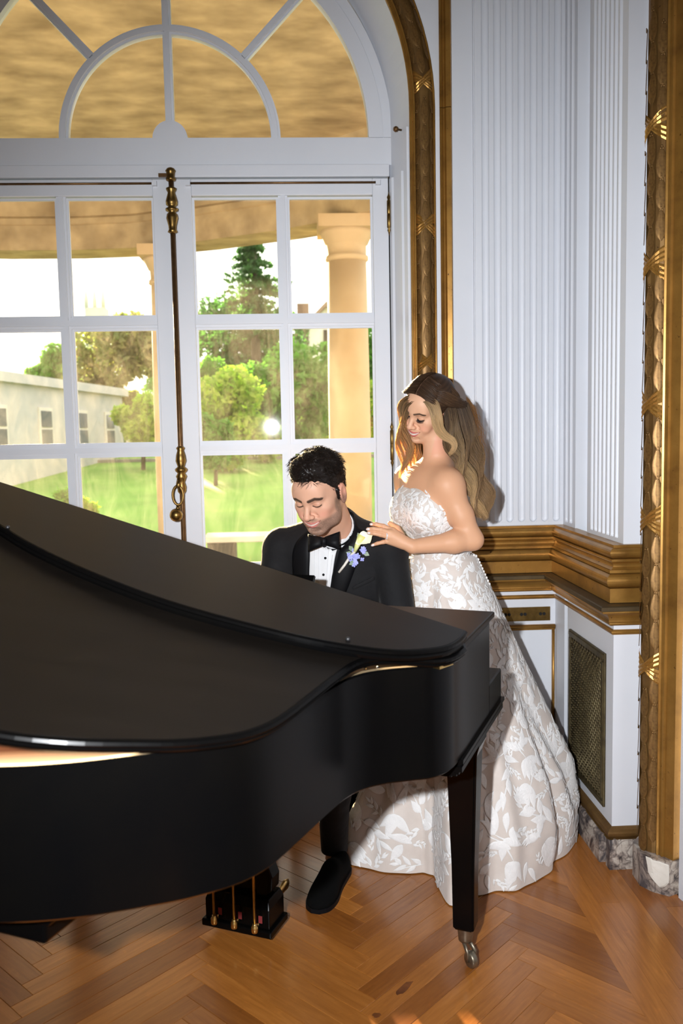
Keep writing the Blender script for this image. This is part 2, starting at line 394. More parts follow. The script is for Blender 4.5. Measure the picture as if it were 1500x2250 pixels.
# fluted pilasters: grid face with rounded flute bottoms
def fluted(name, p0, p1, nrm, z0, z1, centers, hw, zb, depth=0.011, parent=None, mat='white_paint'):
    """face from plan point p0 to p1; flutes at distances along it, starting with a round end at height zb"""
    p0 = Vector(p0); p1 = Vector(p1); L = (p1 - p0).length; t = (p1 - p0) / L; n = Vector(nrm)
    us = {0.0, L}
    for c in centers:
        for k in range(-6, 7): us.add(c + hw * math.sin(k * PI / 12))
        us.add(c - hw * 1.16); us.add(c + hw * 1.16)
    us = sorted(u for u in us if -1e-6 <= u <= L + 1e-6)
    zs = [z0, zb - 0.004] + [zb + hw * (1 - math.cos(k * PI / 12)) for k in range(7)] + [z1]
    vv = []; ff = []
    for z in zs:
        for u in us:
            d = 0.0
            for c in centers:
                x = abs(u - c) / hw
                if x < 1.0 and z > zb:
                    zz = min(1.0, (z - zb) / hw); e = math.sqrt(max(0, 1 - (1 - zz) ** 2))
                    if x < e: d = -depth * math.sqrt(max(0, 1 - (x / max(e, 1e-4)) ** 2)) * (0.35 + 0.65 * e)
                elif 1.0 <= x < 1.17 and z > zb: d = 0.0015
            q = p0 + t * u + n * d; vv.append((q.x, q.y, z))
    k = len(us)
    for j in range(len(zs) - 1):
        for i in range(k - 1): ff.append((j * k + i, j * k + i + 1, (j + 1) * k + i + 1, (j + 1) * k + i))
    mb = MB().add(vv, ff)
    return mb
X0P = 0.724
mb = fluted('p', (X0P, YU), (XU, YU), (0, -1), 1.0, ZT, [1.058 - X0P - 0.0487 * k for k in range(7)][::-1], 0.0150, 1.135)
mb.quad((X0P, YU, 1.0), (X0P, YW, 1.0), (X0P, YW, ZT), (X0P, YU, ZT))
mb.build('pilaster', 'white_paint', wall, normals=False)['label'] = 'fluted pilaster'
MB().box((X0P - 0.004, YU + 0.006, 1.0), (X0P, YW, ZT)).build('pilaster_fillet', 'white_paint', wall)
# right-hand wall, stepping forward in two piers towards the camera
XR = 1.135
wr = MB()
YS0, YS1 = 3.305, 3.165                     # end of corner pilaster return, start of second pilaster (upper)
wr.quad((XU, YS0, 1.0), (XR, YS0, 1.0), (XR, YS0, ZT), (XU, YS0, ZT))
wr.quad((XR, YS0, 1.0), (XR, YS1, 1.0), (XR, YS1, ZT), (XR, YS0, ZT))
wr.quad((XU, YPU, 1.0), (1.18, YPU, 1.0), (1.18, YPU, ZT), (XU, YPU, ZT))
wr.quad((XU, YS1, 1.0), (XU, YS1, ZT), (XR, YS1, ZT), (XR, YS1, 1.0))
wr.box((XR + 0.02, YPU - 0.1, 0), (XR + 0.25, YW, ZT))
# dado below the rail
for y0, y1, x in ((YD + 0.04, 3.315, XD), (3.315, 3.275, XD + 0.03), (3.275, YP, XD)):
    wr.quad((x, y0, 0), (x, y1, 0), (x, y1, 1.02), (x, y0, 1.02))
wr.quad((XD, 3.315, 0), (XD + 0.03, 3.315, 0), (XD + 0.03, 3.315, 1.02), (XD, 3.315, 1.02))
wr.quad((XD, YP, 0), (1.18, YP, 0), (1.18, YP, 1.02), (XD, YP, 1.02))
wall_r = struct(wr.build('wall_right', 'white_paint', normals=False, origin=(XD, 3.0, 0)), 'white right-hand wall stepping forward in fluted piers', 'wall')
fluted('p', (XU, YU), (XU, YS0), (-1, 0), 1.0, ZT, [0.052, 0.108], 0.017, 1.135).build('pilaster', 'white_paint', wall_r, normals=False)
fluted('p', (XU, YS1), (XU, YPU), (-1, 0), 1.0, ZT, [0.058 + 0.0415 * k for k in range(7)], 0.0135, 1.135).build('pilaster', 'white_paint', wall_r, normals=False)
# dado on the back wall
MB().box((0.60, YD, 0), (XD + 0.06, YW, 1.02)).build('dado_panel', 'white_paint', wall)

# gilded chair rail running round the corner
PTH = [(0.60, YD), (XD, YD), (XD, YP), (1.150, YP)]
def arcp(c, r, a0, a1, n=6, sx=1.0): return [(c[0] + r * sx * math.cos(math.radians(a0 + (a1 - a0) * i / n)), c[1] + r * math.sin(math.radians(a0 + (a1 - a0) * i / n))) for i in range(n + 1)]
d0 = -0.045
rail = struct(empty('trim_4', (XD, YD, 0.9)), 'gilded chair rail of stacked mouldings in the corner', 'moulding')
MB().sweep(PTH, [(d0, 1.121), (0.004, 1.121), (0.004, 1.112)] + arcp((0.004, 1.094), 0.018, 80, -80, 8) + [(0.003, 1.074), (0.014, 1.074), (0.014, 1.067)]
           + arcp((0.020, 1.052), 0.014, 110, 200, 6) + [(0.016, 1.039), (0.024, 1.039), (0.024, 1.029)] + [(0.010, 1.028)]
           + arcp((0.014, 1.003), 0.024, 85, -85, 10) + [(0.008, 0.977)]).build('torus_moulding', 'gold_leaf', rail, normals=False)
MB().sweep(PTH, [(0.008, 0.978), (0.022, 0.976), (0.022, 0.928), (0.0, 0.926)]).build('flat_band', 'gold_leaf', rail, normals=False)
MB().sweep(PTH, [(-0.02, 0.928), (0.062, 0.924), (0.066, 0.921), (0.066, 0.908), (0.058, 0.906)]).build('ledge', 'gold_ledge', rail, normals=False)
MB().sweep(PTH, [(0.058, 0.907)] + arcp((0.055, 0.902), 0.005, 80, -80, 4) + [(0.052, 0.897)] + arcp((0.058, 0.868), 0.032, 110, 190, 6)
           + [(0.020, 0.860)] + arcp((0.018, 0.856), 0.006, 70, -80, 4) + [(0.0, 0.849)]).build('cove_moulding', 'gold_leaf', rail, normals=False)
MB().sweep(PTH, [(0.0, 0.832)] + arcp((0.002, 0.823), 0.009, 85, -85, 6) + [(0.0, 0.813)]).build('bead_moulding', 'gold_leaf', rail, normals=False)
# gilded strip and marble skirting
bb = struct(empty('baseboard_right', (XD, 3.0, 0)), 'veined marble skirting with a gilded strip on top', 'skirting')
MB().sweep(PTH, [(0.0, 0.139), (0.006, 0.137)] + arcp((0.004, 0.118), 0.018, 75, -60, 6) + [(0.022, 0.101), (0.0, 0.100)]).build('gilded_strip', 'gold_dull', bb, normals=False)
def marble_block(a, b_, d=0.036, top=0.101):
    """one slab of the skirting between two plan points, chipped top edge"""
    a = Vector(a); b_ = Vector(b_); t = (b_ - a).normalized(); n = Vector((t.y, -t.x)); L = (b_ - a).length
    mb = MB(); k = max(4, int(L / 0.05)); vv = []; ff = []
    for i in range(k + 1):
        p = a + t * (L * i / k); j = random.uniform(-0.003, 0.003)
        for dd, z in ((0, 0), (d, 0), (d + random.uniform(-.002, .002), 0.055), (d - 0.002 + j, top - 0.012 + j), (d - 0.012, top + j * .5), (0, top)):
            q = p + n * dd; vv.append((q.x, q.y, z))
    for i in range(k):
        for m_ in range(5): ff.append((i * 6 + m_, i * 6 + 6 + m_, i * 6 + 7 + m_, i * 6 + 1 + m_))
    ff += [tuple(range(6)), tuple(range(k * 6, k * 6 + 6))]
    return mb.add(vv, ff)
for a, b_ in (((0.60, YD), (XD - 0.036, YD)), ((XD, YD), (XD, 3.06)), ((XD, 3.06), (XD, YP + 0.02)), ((XD - 0.02, YP), (XD + 0.022, YP)), ((XD + 0.023, YP), (1.125, YP))):
    marble_block(a, b_).build('marble_slab', 'marble', bb)

# back dado: gilded panel frame and the brass plate with valve holes
pf = struct(empty('trim_5', (0.95, YD, 0.4)), 'gilded panel frame and brass plate on the back dado', 'moulding')
def gold_bar(mb, a, b_, r=0.008):
    mb.tube([a, b_], r, 10)
mb = MB(); mb.box((0.66, YD - 0.010, 0.684), (1.046, YD, 0.706)); mb.tube([(0.66, YD - 0.010, 0.698), (1.046, YD - 0.010, 0.698)], 0.007, 8); mb.build('panel_rail', 'gold_leaf', pf)
mb = MB(); mb.box((1.034, YD - 0.006, 0.19), (1.046, YD, 0.70)); mb.tube([(1.040, YD - 0.006, 0.19), (1.040, YD - 0.006, 0.70)], 0.006, 8); mb.build('panel_stile', 'gold_leaf', pf)
pl = MB().box((0.80, YD - 0.006, 0.722), (1.026, YD, 0.780)).build('brass_plate', 'old_brass', pf)
for x in (0.838, 0.853, 0.905, 0.920, 0.985, 1.000):
    MB().lathe([(0.0068, 0), (0.0068, 0.0015)], (x, YD - 0.006, 0.751), 14, (0, -1, 0), False).build('valve_hole', 'dark_void', pl)
for x in (0.87, 0.885, 0.95, 1.014):
    MB().lathe([(0.0022, 0), (0.0018, 0.0015)], (x, YD - 0.006, 0.751), 8, (0, -1, 0), False).build('screw', 'dark_brass', pl)

# bronze ventilation grille let into the side of the pier
gr = tag(empty('ventilation_grille', (XD, 3.03, 0.18)), 'tall bronze lattice ventilation grille set in the white pier', 'grille')
gy0, gy1, gz0, gz1 = 2.846, 3.235, 0.178, 0.731
MB().box((XD - 0.002, gy0, gz0), (XD - 0.0005, gy1, gz1)).build('backing', 'dark_void', gr)
mb = MB(); fw = 0.026
for a, b_ in (((gy0, gz0), (gy1, gz0 + fw)), ((gy0, gz1 - fw), (gy1, gz1)), ((gy0, gz0 + fw), (gy0 + fw, gz1 - fw)), ((gy1 - fw, gz0 + fw), (gy1, gz1 - fw))):
    mb.box((XD - 0.008, a[0], a[1]), (XD, b_[0], b_[1]))
    mb.box((XD - 0.011, a[0] + .006, a[1] + .006), (XD - .008, b_[0] - .006, b_[1] - .006))
mb.build('frame', 'bronze_grille', gr)
mb = MB(); iy0, iy1, iz0, iz1 = gy0 + fw, gy1 - fw, gz0 + fw, gz1 - fw; st = 0.0225
for sgn in (1, -1):
    k = -40
    while k < 60:
        c = iy0 + k * st * 1.2; seg = []
        # z - iz0 = sgn*(y - c)
        for y in (iy0, iy1):
            z = iz0 + (y - c) * sgn + (0 if sgn > 0 else 0); seg.append((y, z))
        (ya, za), (yb, zb2) = seg
        def cl(y, z, y2, z2):
            if z < iz0: y = y + (iz0 - z) * (y2 - y) / (z2 - z); z = iz0
            if z > iz1: y = y + (iz1 - z) * (y2 - y) / (z2 - z); z = iz1
            return y, z
        if max(za, zb2) > iz0 and min(za, zb2) < iz1:
            p = cl(ya, za, yb, zb2); q = cl(yb, zb2, ya, za)
            if abs(p[0] - q[0]) > 0.01:
                x = XD - 0.005 if sgn > 0 else XD - 0.0035
                mb.tube([(x, p[0], p[1]), (x, q[0], q[1])], 0.0037, 6)
        k += 1
lat = mb.build('lattice', 'bronze_grille', gr)
mb = MB(); y = iy0 + 0.012
row = 0
z = iz0 + 0.012
while z < iz1 - 0.006:
    y = iy0 + 0.008 + (row % 2) * st * 0.6
    while y < iy1 - 0.004:
        mb.lathe([(0.0045, 0), (0.0040, 0.0025), (0.0015, 0.004)], (XD - 0.0075, y, z), 6, (-1, 0, 0)); y += st * 1.2
    z += st * 0.6; row += 1
tag(mb.build('rosettes', 'bronze_grille', gr), kind='stuff')
# ================================================================== gilded bay-leaf frames
def leaf_mesh():
    """pointed bay leaf with a raised midrib and three berries at its stem end; tip towards -y, 1 unit long"""
    vv = []; ff = []; n = 9
    for i in range(n + 1):
        t = i / n; y = -0.56 + 1.02 * t; w = 0.235 * math.sin(PI * min(1.0, 0.02 + 0.93 * t ** 0.72)) ** 0.8
        for k, x in enumerate((-1, -0.55, -0.1, 0.1, 0.55, 1)):
            z = (0.20 - 0.12 * t) + 0.10 * (1 - abs(x) ** 2.2) - (0.035 if k in (2, 3) else 0); vv.append((x * w, y, z))
    for i in range(n):
        for k in range(5): ff.append((i * 6 + k, i * 6 + k + 1, i * 6 + 7 + k, i * 6 + 6 + k))
    mb = MB(); mb.add(vv, ff, True)
    for bx, by in ((-0.055, 0.40), (0.055, 0.40), (0, 0.47)):
        mb.lathe([(0.02, -0.06), (0.042, 0.0), (0.03, 0.04), (0.008, 0.055)], (bx, by, 0.22), 6)
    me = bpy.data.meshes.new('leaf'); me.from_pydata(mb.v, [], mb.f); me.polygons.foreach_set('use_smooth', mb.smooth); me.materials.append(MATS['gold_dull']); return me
LEAF = leaf_mesh()
def ribbon_mesh():
    """two crossing bands of pleated ribbon, x across the torus, bulging towards +z"""
    mb = MB()
    for sg in (1, -1):
        vv = []; ff = []; n = 8; k = 6
        for i in range(n + 1):
            s = -1 + 2 * i / n
            for j in range(k + 1):
                q = -1 + 2 * j / k; x = s * 1.0; y = sg * s * 0.75 + q * 0.52 * (0.75 + 0.4 * abs(s))
                z = 0.62 * math.sqrt(max(0, 1 - 0.92 * s * s)) + (0.06 if j % 2 else 0.0) + (0.03 if sg > 0 else 0.0); vv.append((x, y, z))
        for i in range(n):
            for j in range(k): ff.append((i * (k + 1) + j, i * (k + 1) + j + 1, (i + 1) * (k + 1) + j + 1, (i + 1) * (k + 1) + j))
        mb.add(vv, ff)
    me = bpy.data.meshes.new('ribbon'); me.from_pydata(mb.v, [], mb.f); me.materials.append(MATS['gold_leaf']); return me
RIBBON = ribbon_mesh()
def place(me, name, parent, pos, xax, yax, zax, s):
    o = bpy.data.objects.new(name, me); COL.objects.link(o); o.parent = parent
    mt = Matrix.Identity(4); p = Vector(pos) - wloc(parent)
    sx, sy, sz = s if hasattr(s, '__len__') else (s, s, s)
    for i in range(3):
        mt[i][0] = xax[i] * sx; mt[i][1] = yax[i] * sy; mt[i][2] = zax[i] * sz; mt[i][3] = p[i]
    o.matrix_local = mt; return o

# arch frame: path in the wall plane (x,z), from the floor up the right side and over the arch
RT = 1.031; RTH = 0.036                     # torus centre radius, half width
tr1 = struct(empty('trim_1', (AX + RT, YW, 0.0)), 'gilded bay-leaf frame round the arched window', 'moulding')
def arch_path(s):
    """s = length along the frame centre line from the floor on the right; returns position and tangent"""
    if s < AZ: return Vector((AX + RT, YW, s)), Vector((0, 0, 1)), Vector((1, 0, 0))
    a = (s - AZ) / RT
    if a < PI: return Vector((AX + RT * math.cos(a), YW, AZ + RT * math.sin(a))), Vector((-math.sin(a), 0, math.cos(a))), Vector((math.cos(a), 0, math.sin(a)))
    return Vector((AX - RT, YW, AZ - (s - AZ - PI * RT))), Vector((0, 0, -1)), Vector((-1, 0, 0))
STOT = 2 * AZ + PI * RT
def arch_sweep(prof, mat, name):
    """prof: (radial offset from the centre line, depth towards the room)"""
    ss = [0, AZ * 0.5] + [AZ + PI * RT * i / 56 for i in range(57)] + [STOT]
    vv = []; ff = []; k = len(prof)
    for s in ss:
        p, t, o_ = arch_path(s)
        for r, d in prof: q = p + o_ * r + Vector((0, -d, 0)); vv.append(tuple(q))
    for i in range(len(ss) - 1):
        for j in range(k - 1): ff.append((i * k + j, (i + 1) * k + j, (i + 1) * k + j + 1, i * k + j + 1))
    return MB().add(vv, ff, True).build(name, mat, tr1, normals=False)
arch_sweep([(-0.046, -0.05), (-0.060, 0.012), (-0.058, 0.020), (-0.052, 0.022), (-0.050, 0.016), (-0.046, 0.016), (-0.045, 0.024), (-0.040, 0.026), (-0.036, 0.020), (-0.036, 0.0)], 'gold_leaf', 'reed_moulding')
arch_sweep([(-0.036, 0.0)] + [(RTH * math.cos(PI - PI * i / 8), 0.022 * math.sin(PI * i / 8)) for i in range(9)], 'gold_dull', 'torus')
arch_sweep([(0.036, 0.0), (0.037, 0.012), (0.044, 0.012), (0.047, 0.0)], 'gold_leaf', 'outer_fillet')
def leaves_along(parent, path, s0, s1, hw, proj, lsize, ribs, rib_s):
    pitch = lsize * 0.94; s = s0; r = 0
    while s < s1:
        p, t, o_ = path(s)
        if not any(abs(s - q) < hw * 1.15 for q in ribs):
            for a in ((0.0,) if r % 2 == 0 else (-0.62, 0.62)) if True else ():
                ang = a * 1.35
                nrm = (-0.0 * o_ + Vector(path.out) * math.cos(ang) + o_ * math.sin(ang)).normalized()
                pos = p + o_ * (hw * 0.97 * math.sin(ang)) + Vector(path.out) * (proj * 0.97 * math.cos(ang))
                xax = t.cross(nrm).normalized()
                place(LEAF, 'leaf', parent, pos, xax * 1.0, t, nrm, (hw * 2.0 * (0.92 if a == 0 else 0.86), lsize, lsize * 0.30))
        s += pitch * 0.5; r += 1
    for q in ribs:
        p, t, o_ = path(q); out_ = Vector(path.out); xax = t.cross(out_).normalized()
        place(RIBBON, 'ribbon', parent, p + out_ * 0.001, xax, t, out_, (hw * 1.04, hw * 1.0, proj * 1.9))
class AP:
    out = (0, -1, 0)
    def __call__(s, q): return arch_path(q)
leaves_along(tr1, AP(), 1.22, 3.42, RTH, 0.022, 0.104, [1.80, 2.345, 2.895], 0)

# upright gilded panel bar beside the arch
t2 = struct(empty('trim_2', (0.61, YW, 1.1)), 'straight gilded panel moulding beside the arch', 'moulding')
for z0, z1 in ((1.12, 2.795), (2.798, ZT)):
    mb = MB(); P = [(0.586, 0.0), (0.586, 0.010), (0.594, 0.016), (0.600, 0.010), (0.604, 0.010), (0.610, 0.020), (0.628, 0.023), (0.633, 0.016), (0.633, 0.0)]
    mb.prism([(x, YW - d) for x, d in P], z0, z1); mb.build('moulding_length', 'gold_leaf', t2)

# gilded frame of the doorway at the right, splayed towards the camera
t3 = struct(empty('trim_3', (1.13, 2.62, 0.0)), 'gilded bay-leaf frame of the doorway at the right edge', 'moulding')
A3 = Vector((1.118, 2.705)); B3 = Vector((1.186, 2.553)); u3 = (B3 - A3).normalized(); n3 = Vector((u3.y, -u3.x))
n3 = n3 if n3.x < 0 else -n3
def pr3(prof, mat, name, z0, z1):
    mb = MB(); mb.prism([tuple(A3 + u3 * a + n3 * d) for a, d in prof], z0, z1); o = mb.build(name, mat, t3); return o
ZB3 = 0.112
HW3 = 0.040
pr3([(-0.03, -0.05), (0.0, -0.005)] + [(HW3 - HW3 * math.cos(PI * i / 8), 0.026 * math.sin(PI * i / 8)) for i in range(1, 8)] + [(2 * HW3, -0.005), (2 * HW3, -0.05)], 'gold_dull', 'torus', ZB3, ZT)
pr3([(0.080, -0.05), (0.080, 0.012), (0.085, 0.016), (0.090, 0.012), (0.093, 0.006), (0.098, 0.012), (0.104, 0.012), (0.107, 0.002), (0.107, -0.05)], 'gold_leaf', 'reed_moulding', ZB3, ZT)
pr3([(0.107, -0.05), (0.107, 0.004), (0.140, 0.0), (0.140, -0.05)], 'gold_leaf', 'flat_band', ZB3, ZT)
class P3:
    out = (n3.x, n3.y, 0)
    def __call__(s, q):
        c = A3 + u3 * HW3; return Vector((c.x, c.y, q)), Vector((0, 0, 1)), Vector((u3.x, u3.y, 0))
leaves_along(t3, P3(), 0.16, 2.75, HW3, 0.026, 0.098, [0.735, 1.215, 1.585, 2.02, 2.44], 0)
mp3 = MB().prism([tuple(A3 + u3 * a + n3 * d) for a, d in ((-0.05, -0.06), (-0.015, 0.018), (0.05, 0.052), (0.10, 0.046), (0.146, 0.02), (0.146, -0.06))], 0, 0.113)
mp3.build('plinth', 'marble', t3)
# broken marble showing bare plaster
pts = [(0.072, 0.111), (0.09, 0.1115), (0.12, 0.109), (0.143, 0.106), (0.1445, 0.07), (0.1435, 0.045), (0.134, 0.030), (0.120, 0.022), (0.106, 0.036), (0.094, 0.048), (0.082, 0.062), (0.079, 0.085)]
def on3(a, z, d):
    e = 0.052 + (0.046 - 0.052) * (a - 0.05) / 0.05 if a < 0.1 else 0.046 + (0.02 - 0.046) * (a - 0.10) / 0.046
    q = A3 + u3 * a + n3 * (e + d); return (q.x, q.y, z)
mb = MB(); cx_, cz_ = 0.112, 0.075; vv = []; m_ = len(pts)
for q in (0.0, 0.35, 0.7, 0.92, 1.0): vv += [on3(cx_ + (a - cx_) * q, cz_ + (z - cz_) * q, 0.0035 if q < 0.95 else 0.0004) for a, z in pts]
mb.add(vv, [(k * m_ + i, k * m_ + (i + 1) % m_, (k + 1) * m_ + (i + 1) % m_, (k + 1) * m_ + i) for k in range(4) for i in range(m_)]); mb.build('bare_plaster', 'plaster', t3)
# door casing and wall beyond the frame
d3 = MB(); xj = 1.197
d3.prism([(1.185, 2.555), (1.190, 2.530), (1.198, 2.512), (1.203, 2.49), (1.215, 2.48), (1.215, 2.40), (1.30, 2.40), (1.30, 2.56)], 0, ZT)
door3 = struct(d3.build('door_3', 'white_paint'), 'white door casing at the right edge', 'door')
MB().box((1.225, 1.45, 0.01), (1.27, 2.40, 2.6)).build('door_leaf', 'white_paint', door3)
MB().box((1.218, 1.6, 0.2), (1.226, 2.28, 0.95)).build('door_panel', 'white_paint', door3)
MB().box((1.218, 1.6, 1.1), (1.226, 2.28, 2.4)).build('door_panel', 'white_paint', door3)
struct(MB().box((1.24, YB, 0), (1.5, 1.45, ZT)).build('wall_side', 'white_paint'), 'white wall of the room beside the camera', 'wall')
struct(MB().box((1.24, 1.45, 2.6), (1.5, 2.45, ZT)).build('wall_over_door', 'white_paint'), 'white wall above the side door', 'wall')

# ================================================================== fanlight
FC = (AX, 2.748)                            # centre of the fanlight
w1 = struct(empty('window_1', (AX, YG, 2.63)), 'white arched fanlight with radiating bars above the doors', 'window')
mb = MB(); R0, R1 = 0.826, 0.925
mb.arc_band(FC, R0, R1, 0, PI, YG, YG + 0.05, 60)
mb.box((AX - R1, YG, 2.637), (AX + R1, YG + 0.05, 2.749))
mb.build('frame', 'white_paint', w1)
MB().arc_band((AX, 2.748), 0.886, 0.890, 0, PI, YG - 0.004, YG, 60).build('frame_bead', 'white_paint', w1)
MB().box((AX - 0.91, YG - 0.012, 2.588), (AX + 0.91, YG + 0.05, 2.638)).build('transom_bar', 'white_paint', w1, bevel=0.003)
def mbar_ring(r0, r1, a0, a1):
    mb = MB(); mb.arc_band(FC, r0, r1, a0, a1, YG + 0.016, YG + 0.045, 48); mb.arc_band(FC, r0 + 0.010, r1 - 0.010, a0, a1, YG + 0.004, YG + 0.017, 48); return mb
mbar_ring(0.418, 0.458, 0, PI).build('ring_muntin', 'white_paint', w1)
def spoke(a, r0, r1, w=0.018):
    ca, sa = math.cos(a), math.sin(a); mb = MB()
    for ww, y0, y1 in ((w, YG + 0.0168, YG + 0.0444), (w * 0.5, YG + 0.0048, YG + 0.0172)):
        P = [(FC[0] + r * ca - s * ww * sa, FC[1] + r * sa + s * ww * ca) for r, s in ((r0, -1), (r1, -1), (r1, 1), (r0, 1))]
        mb.prism(P, y0, y1, axis=1)
    return mb
spoke(PI / 2, 0.06, 0.84).build('spoke_muntin', 'white_paint', w1)
for a in (46.5, 133.5): spoke(math.radians(a), 0.452, 0.84).build('spoke_muntin', 'white_paint', w1)
MB().arc_band(FC, 0.0, 0.072, 0, PI, YG + 0.002, YG + 0.046, 24).build('hub', 'white_paint', w1)
YGL = YG + 0.032
def fan_pane(r0, r1, a0, a1, n=16):
    mb = MB(); vv = []; ff = []
    for i in range(n + 1):
        a = a0 + (a1 - a0) * i / n
        for r in (r0, r1): vv.append((FC[0] + r * math.cos(a), YGL, FC[1] + r * math.sin(a)))
    for i in range(n): ff.append((2 * i, 2 * i + 1, 2 * i + 3, 2 * i + 2))
    return mb.add(vv, ff)
for a0, a1 in ((0, 90), (90, 180)): fan_pane(0.07, 0.42, math.radians(a0), math.radians(a1)).build('pane', 'window_glass', w1, normals=False)
for a0, a1 in ((0, 46.5), (46.5, 90), (90, 133.5), (133.5, 180)): fan_pane(0.455, 0.83, math.radians(a0), math.radians(a1)).build('pane', 'window_glass', w1, normals=False)

# ================================================================== french doors
def french_door(name, sx, label):
    """sx=+1 right leaf, -1 left leaf; x measured from the meeting line"""
    o = struct(empty(name, (AX + sx * 0.45, YG, 0)), label, 'door'); zk = 0.365 if sx > 0 else 0.37
    ROWS = [(2.512, 2.021), (1.974, 1.486), (1.441, 0.955), (0.910, zk)]
    X = lambda d: AX + sx * d
    def part(n, d0, d1, z0, z1, y0=YG, y1=YG + 0.045, bev=0.003):
        a, b_ = sorted((X(d0), X(d1))); return MB().box((a, y0, z0), (b_, y1, z1)).build(n, 'white_paint', o, bevel=bev)
    part('stile', 0.003, 0.080, 0.01, 2.583); part('stile', 0.838, 0.905, 0.01, 2.583)
    part('top_rail', 0.080, 0.838, 2.516, 2.583); part('bottom_rail', 0.080, 0.838, 0.01, zk)
    # upright bar between the panes, and cross bars, each with a narrower nosing
    mb = MB(); a, b_ = sorted((X(0.440), X(0.479))); mb.box((a, YG + 0.010, zk), (b_, YG + 0.045, 2.516)); mb.box((a + .010, YG + 0.002, zk), (b_ - .010, YG + 0.012, 2.516)); mb.build('muntin', 'white_paint', o)
    for i in range(3):
        zt, zb = ROWS[i][1], ROWS[i + 1][0]; mb = MB(); a, b_ = sorted((X(0.080), X(0.838)))
        mb.box((a, YG + 0.0105, zb), (b_, YG + 0.0446, zt)); mb.box((a, YG + 0.0014, zb + .012), (b_, YG + 0.0115, zt - .012)); mb.build('muntin', 'white_paint', o)
    for zt, zb in ROWS:
        for d0, d1 in ((0.080, 0.440), (0.479, 0.838)):
            a, b_ = sorted((X(d0), X(d1)))
            mb = MB(); mb.add([(a, YGL, zb), (b_, YGL, zb), (b_, YGL, zt), (a, YGL, zt)], [(0, 1, 2, 3)]); mb.build('pane', 'window_glass', o, normals=False)
            # glazing bead round each pane
            mb = MB(); e = 0.009
            for p, q in (((a, zb), (b_, zb + e)), ((a, zt - e), (b_, zt)), ((a, zb + e), (a + e, zt - e)), ((b_ - e, zb + e), (b_, zt - e))):
                mb.box((p[0], YG + 0.018, p[1]), (q[0], YG + 0.030, q[1]))
            mb.build('glazing_bead', 'white_paint', o)
    # thin curtain rod with its brackets
    a, b_ = sorted((X(0.075), X(0.855)))
    MB().tube([(a, YG - 0.014, 2.562), (b_, YG - 0.014, 2.562)], 0.0048, 8).build('curtain_rod', 'dark_brass', o)
    for x in (a - 0.006, b_ + 0.006): MB().box((x - .01, YG - 0.02, 2.553), (x + .01, YG, 2.571)).build('rod_bracket', 'white_paint', o)
    return o
dr = french_door('door_1', 1, 'right leaf of the white glazed french doors')
dl = french_door('door_2', -1, 'left leaf of the white glazed french doors')
for zt, zb in ((2.525, 2.345), (1.565, 1.36), (0.62, 0.42)):
    h = zt - zb; c = (AX + 0.906, YG - 0.004, zb)
    MB().lathe([(0.001, 0), (0.004, h * .08), (0.0075, h * .12), (0.005, h * .17), (0.0085, h * .19), (0.0085, h * .49), (0.0075, h * .50), (0.0085, h * .51), (0.0085, h * .80), (0.005, h * .82), (0.008, h * .88), (0.004, h * .93), (0.001, h)], c, 12).build('hinge', 'old_brass', dr)
MB().box((AX + 0.9055, YG + 0.001, 0.01), (AX + 0.911, YG + 0.012, 2.59)).build('hinge_gap', 'dark_void', dr)
# espagnolette bolt down the meeting stile
RX = AX + 0.002; RY = YG - 0.028
MB().tube([(RX, RY, 0.05), (RX, RY, 2.60)], 0.0105, 12).build('bolt_rod', 'dark_brass', dr)
MB().lathe([(0.012, 0), (0.020, .004), (0.021, .012), (0.016, .018), (0.018, .035), (0.022, .042), (0.015, .052), (0.006, .056)], (RX, RY, 2.565), 16).build('bolt_cap', 'old_brass', dr)
MB().box((RX - 0.05, RY - .006, 2.583), (RX - .01, RY + .006, 2.597)).build('bolt_catch', 'dark_brass', dr)
TURN = [(0.011, 0), (0.021, .006), (0.016, .016), (0.017, .030), (0.025, .062), (0.022, .078), (0.014, .085), (0.026, .092), (0.027, .10), (0.014, .107), (0.024, .116), (0.025, .130), (0.015, .165), (0.021, .176), (0.022, .182), (0.011, .188)]
MB().lathe(TURN, (RX, RY, 2.355), 18).build('bolt_collar', 'old_brass', dr)
MB().lathe([(0.011, 0), (0.018, .01), (0.020, .03), (0.014, .05), (0.020, .065), (0.024, .075), (0.016, .088), (0.026, .098), (0.027, .106), (0.015, .116), (0.023, .14), (0.020, .165), (0.014, .185), (0.019, .195), (0.011, .203)], (RX, RY, 1.272), 18).build('bolt_collar', 'old_brass', dr)
mb = MB()
ring = [(RX - 0.014 + 0.022 * math.sin(t), RY - 0.028, 1.268 + 0.040 * math.cos(t)) for t in [i * 2 * PI / 20 for i in range(21)]]
mb.tube(ring, 0.0055, 8); mb.tube([(RX - .008, RY - .01, 1.335), (RX - .012, RY - .03, 1.30)], 0.011, 10); mb.tube([(RX - .014, RY - .028, 1.225), (RX - .02, RY - .03, 1.20)], 0.008, 10)
hd = mb.build('bolt_handle', 'old_brass', dr)
MB().lathe([(0.006, 0), (0.018, .004), (0.026, .014), (0.029, .026), (0.026, .038), (0.018, .048), (0.006, .053)], (RX - 0.022, RY - 0.012, 1.185), 18, (0, -1, 0)).build('handle_knob', 'old_brass', hd)
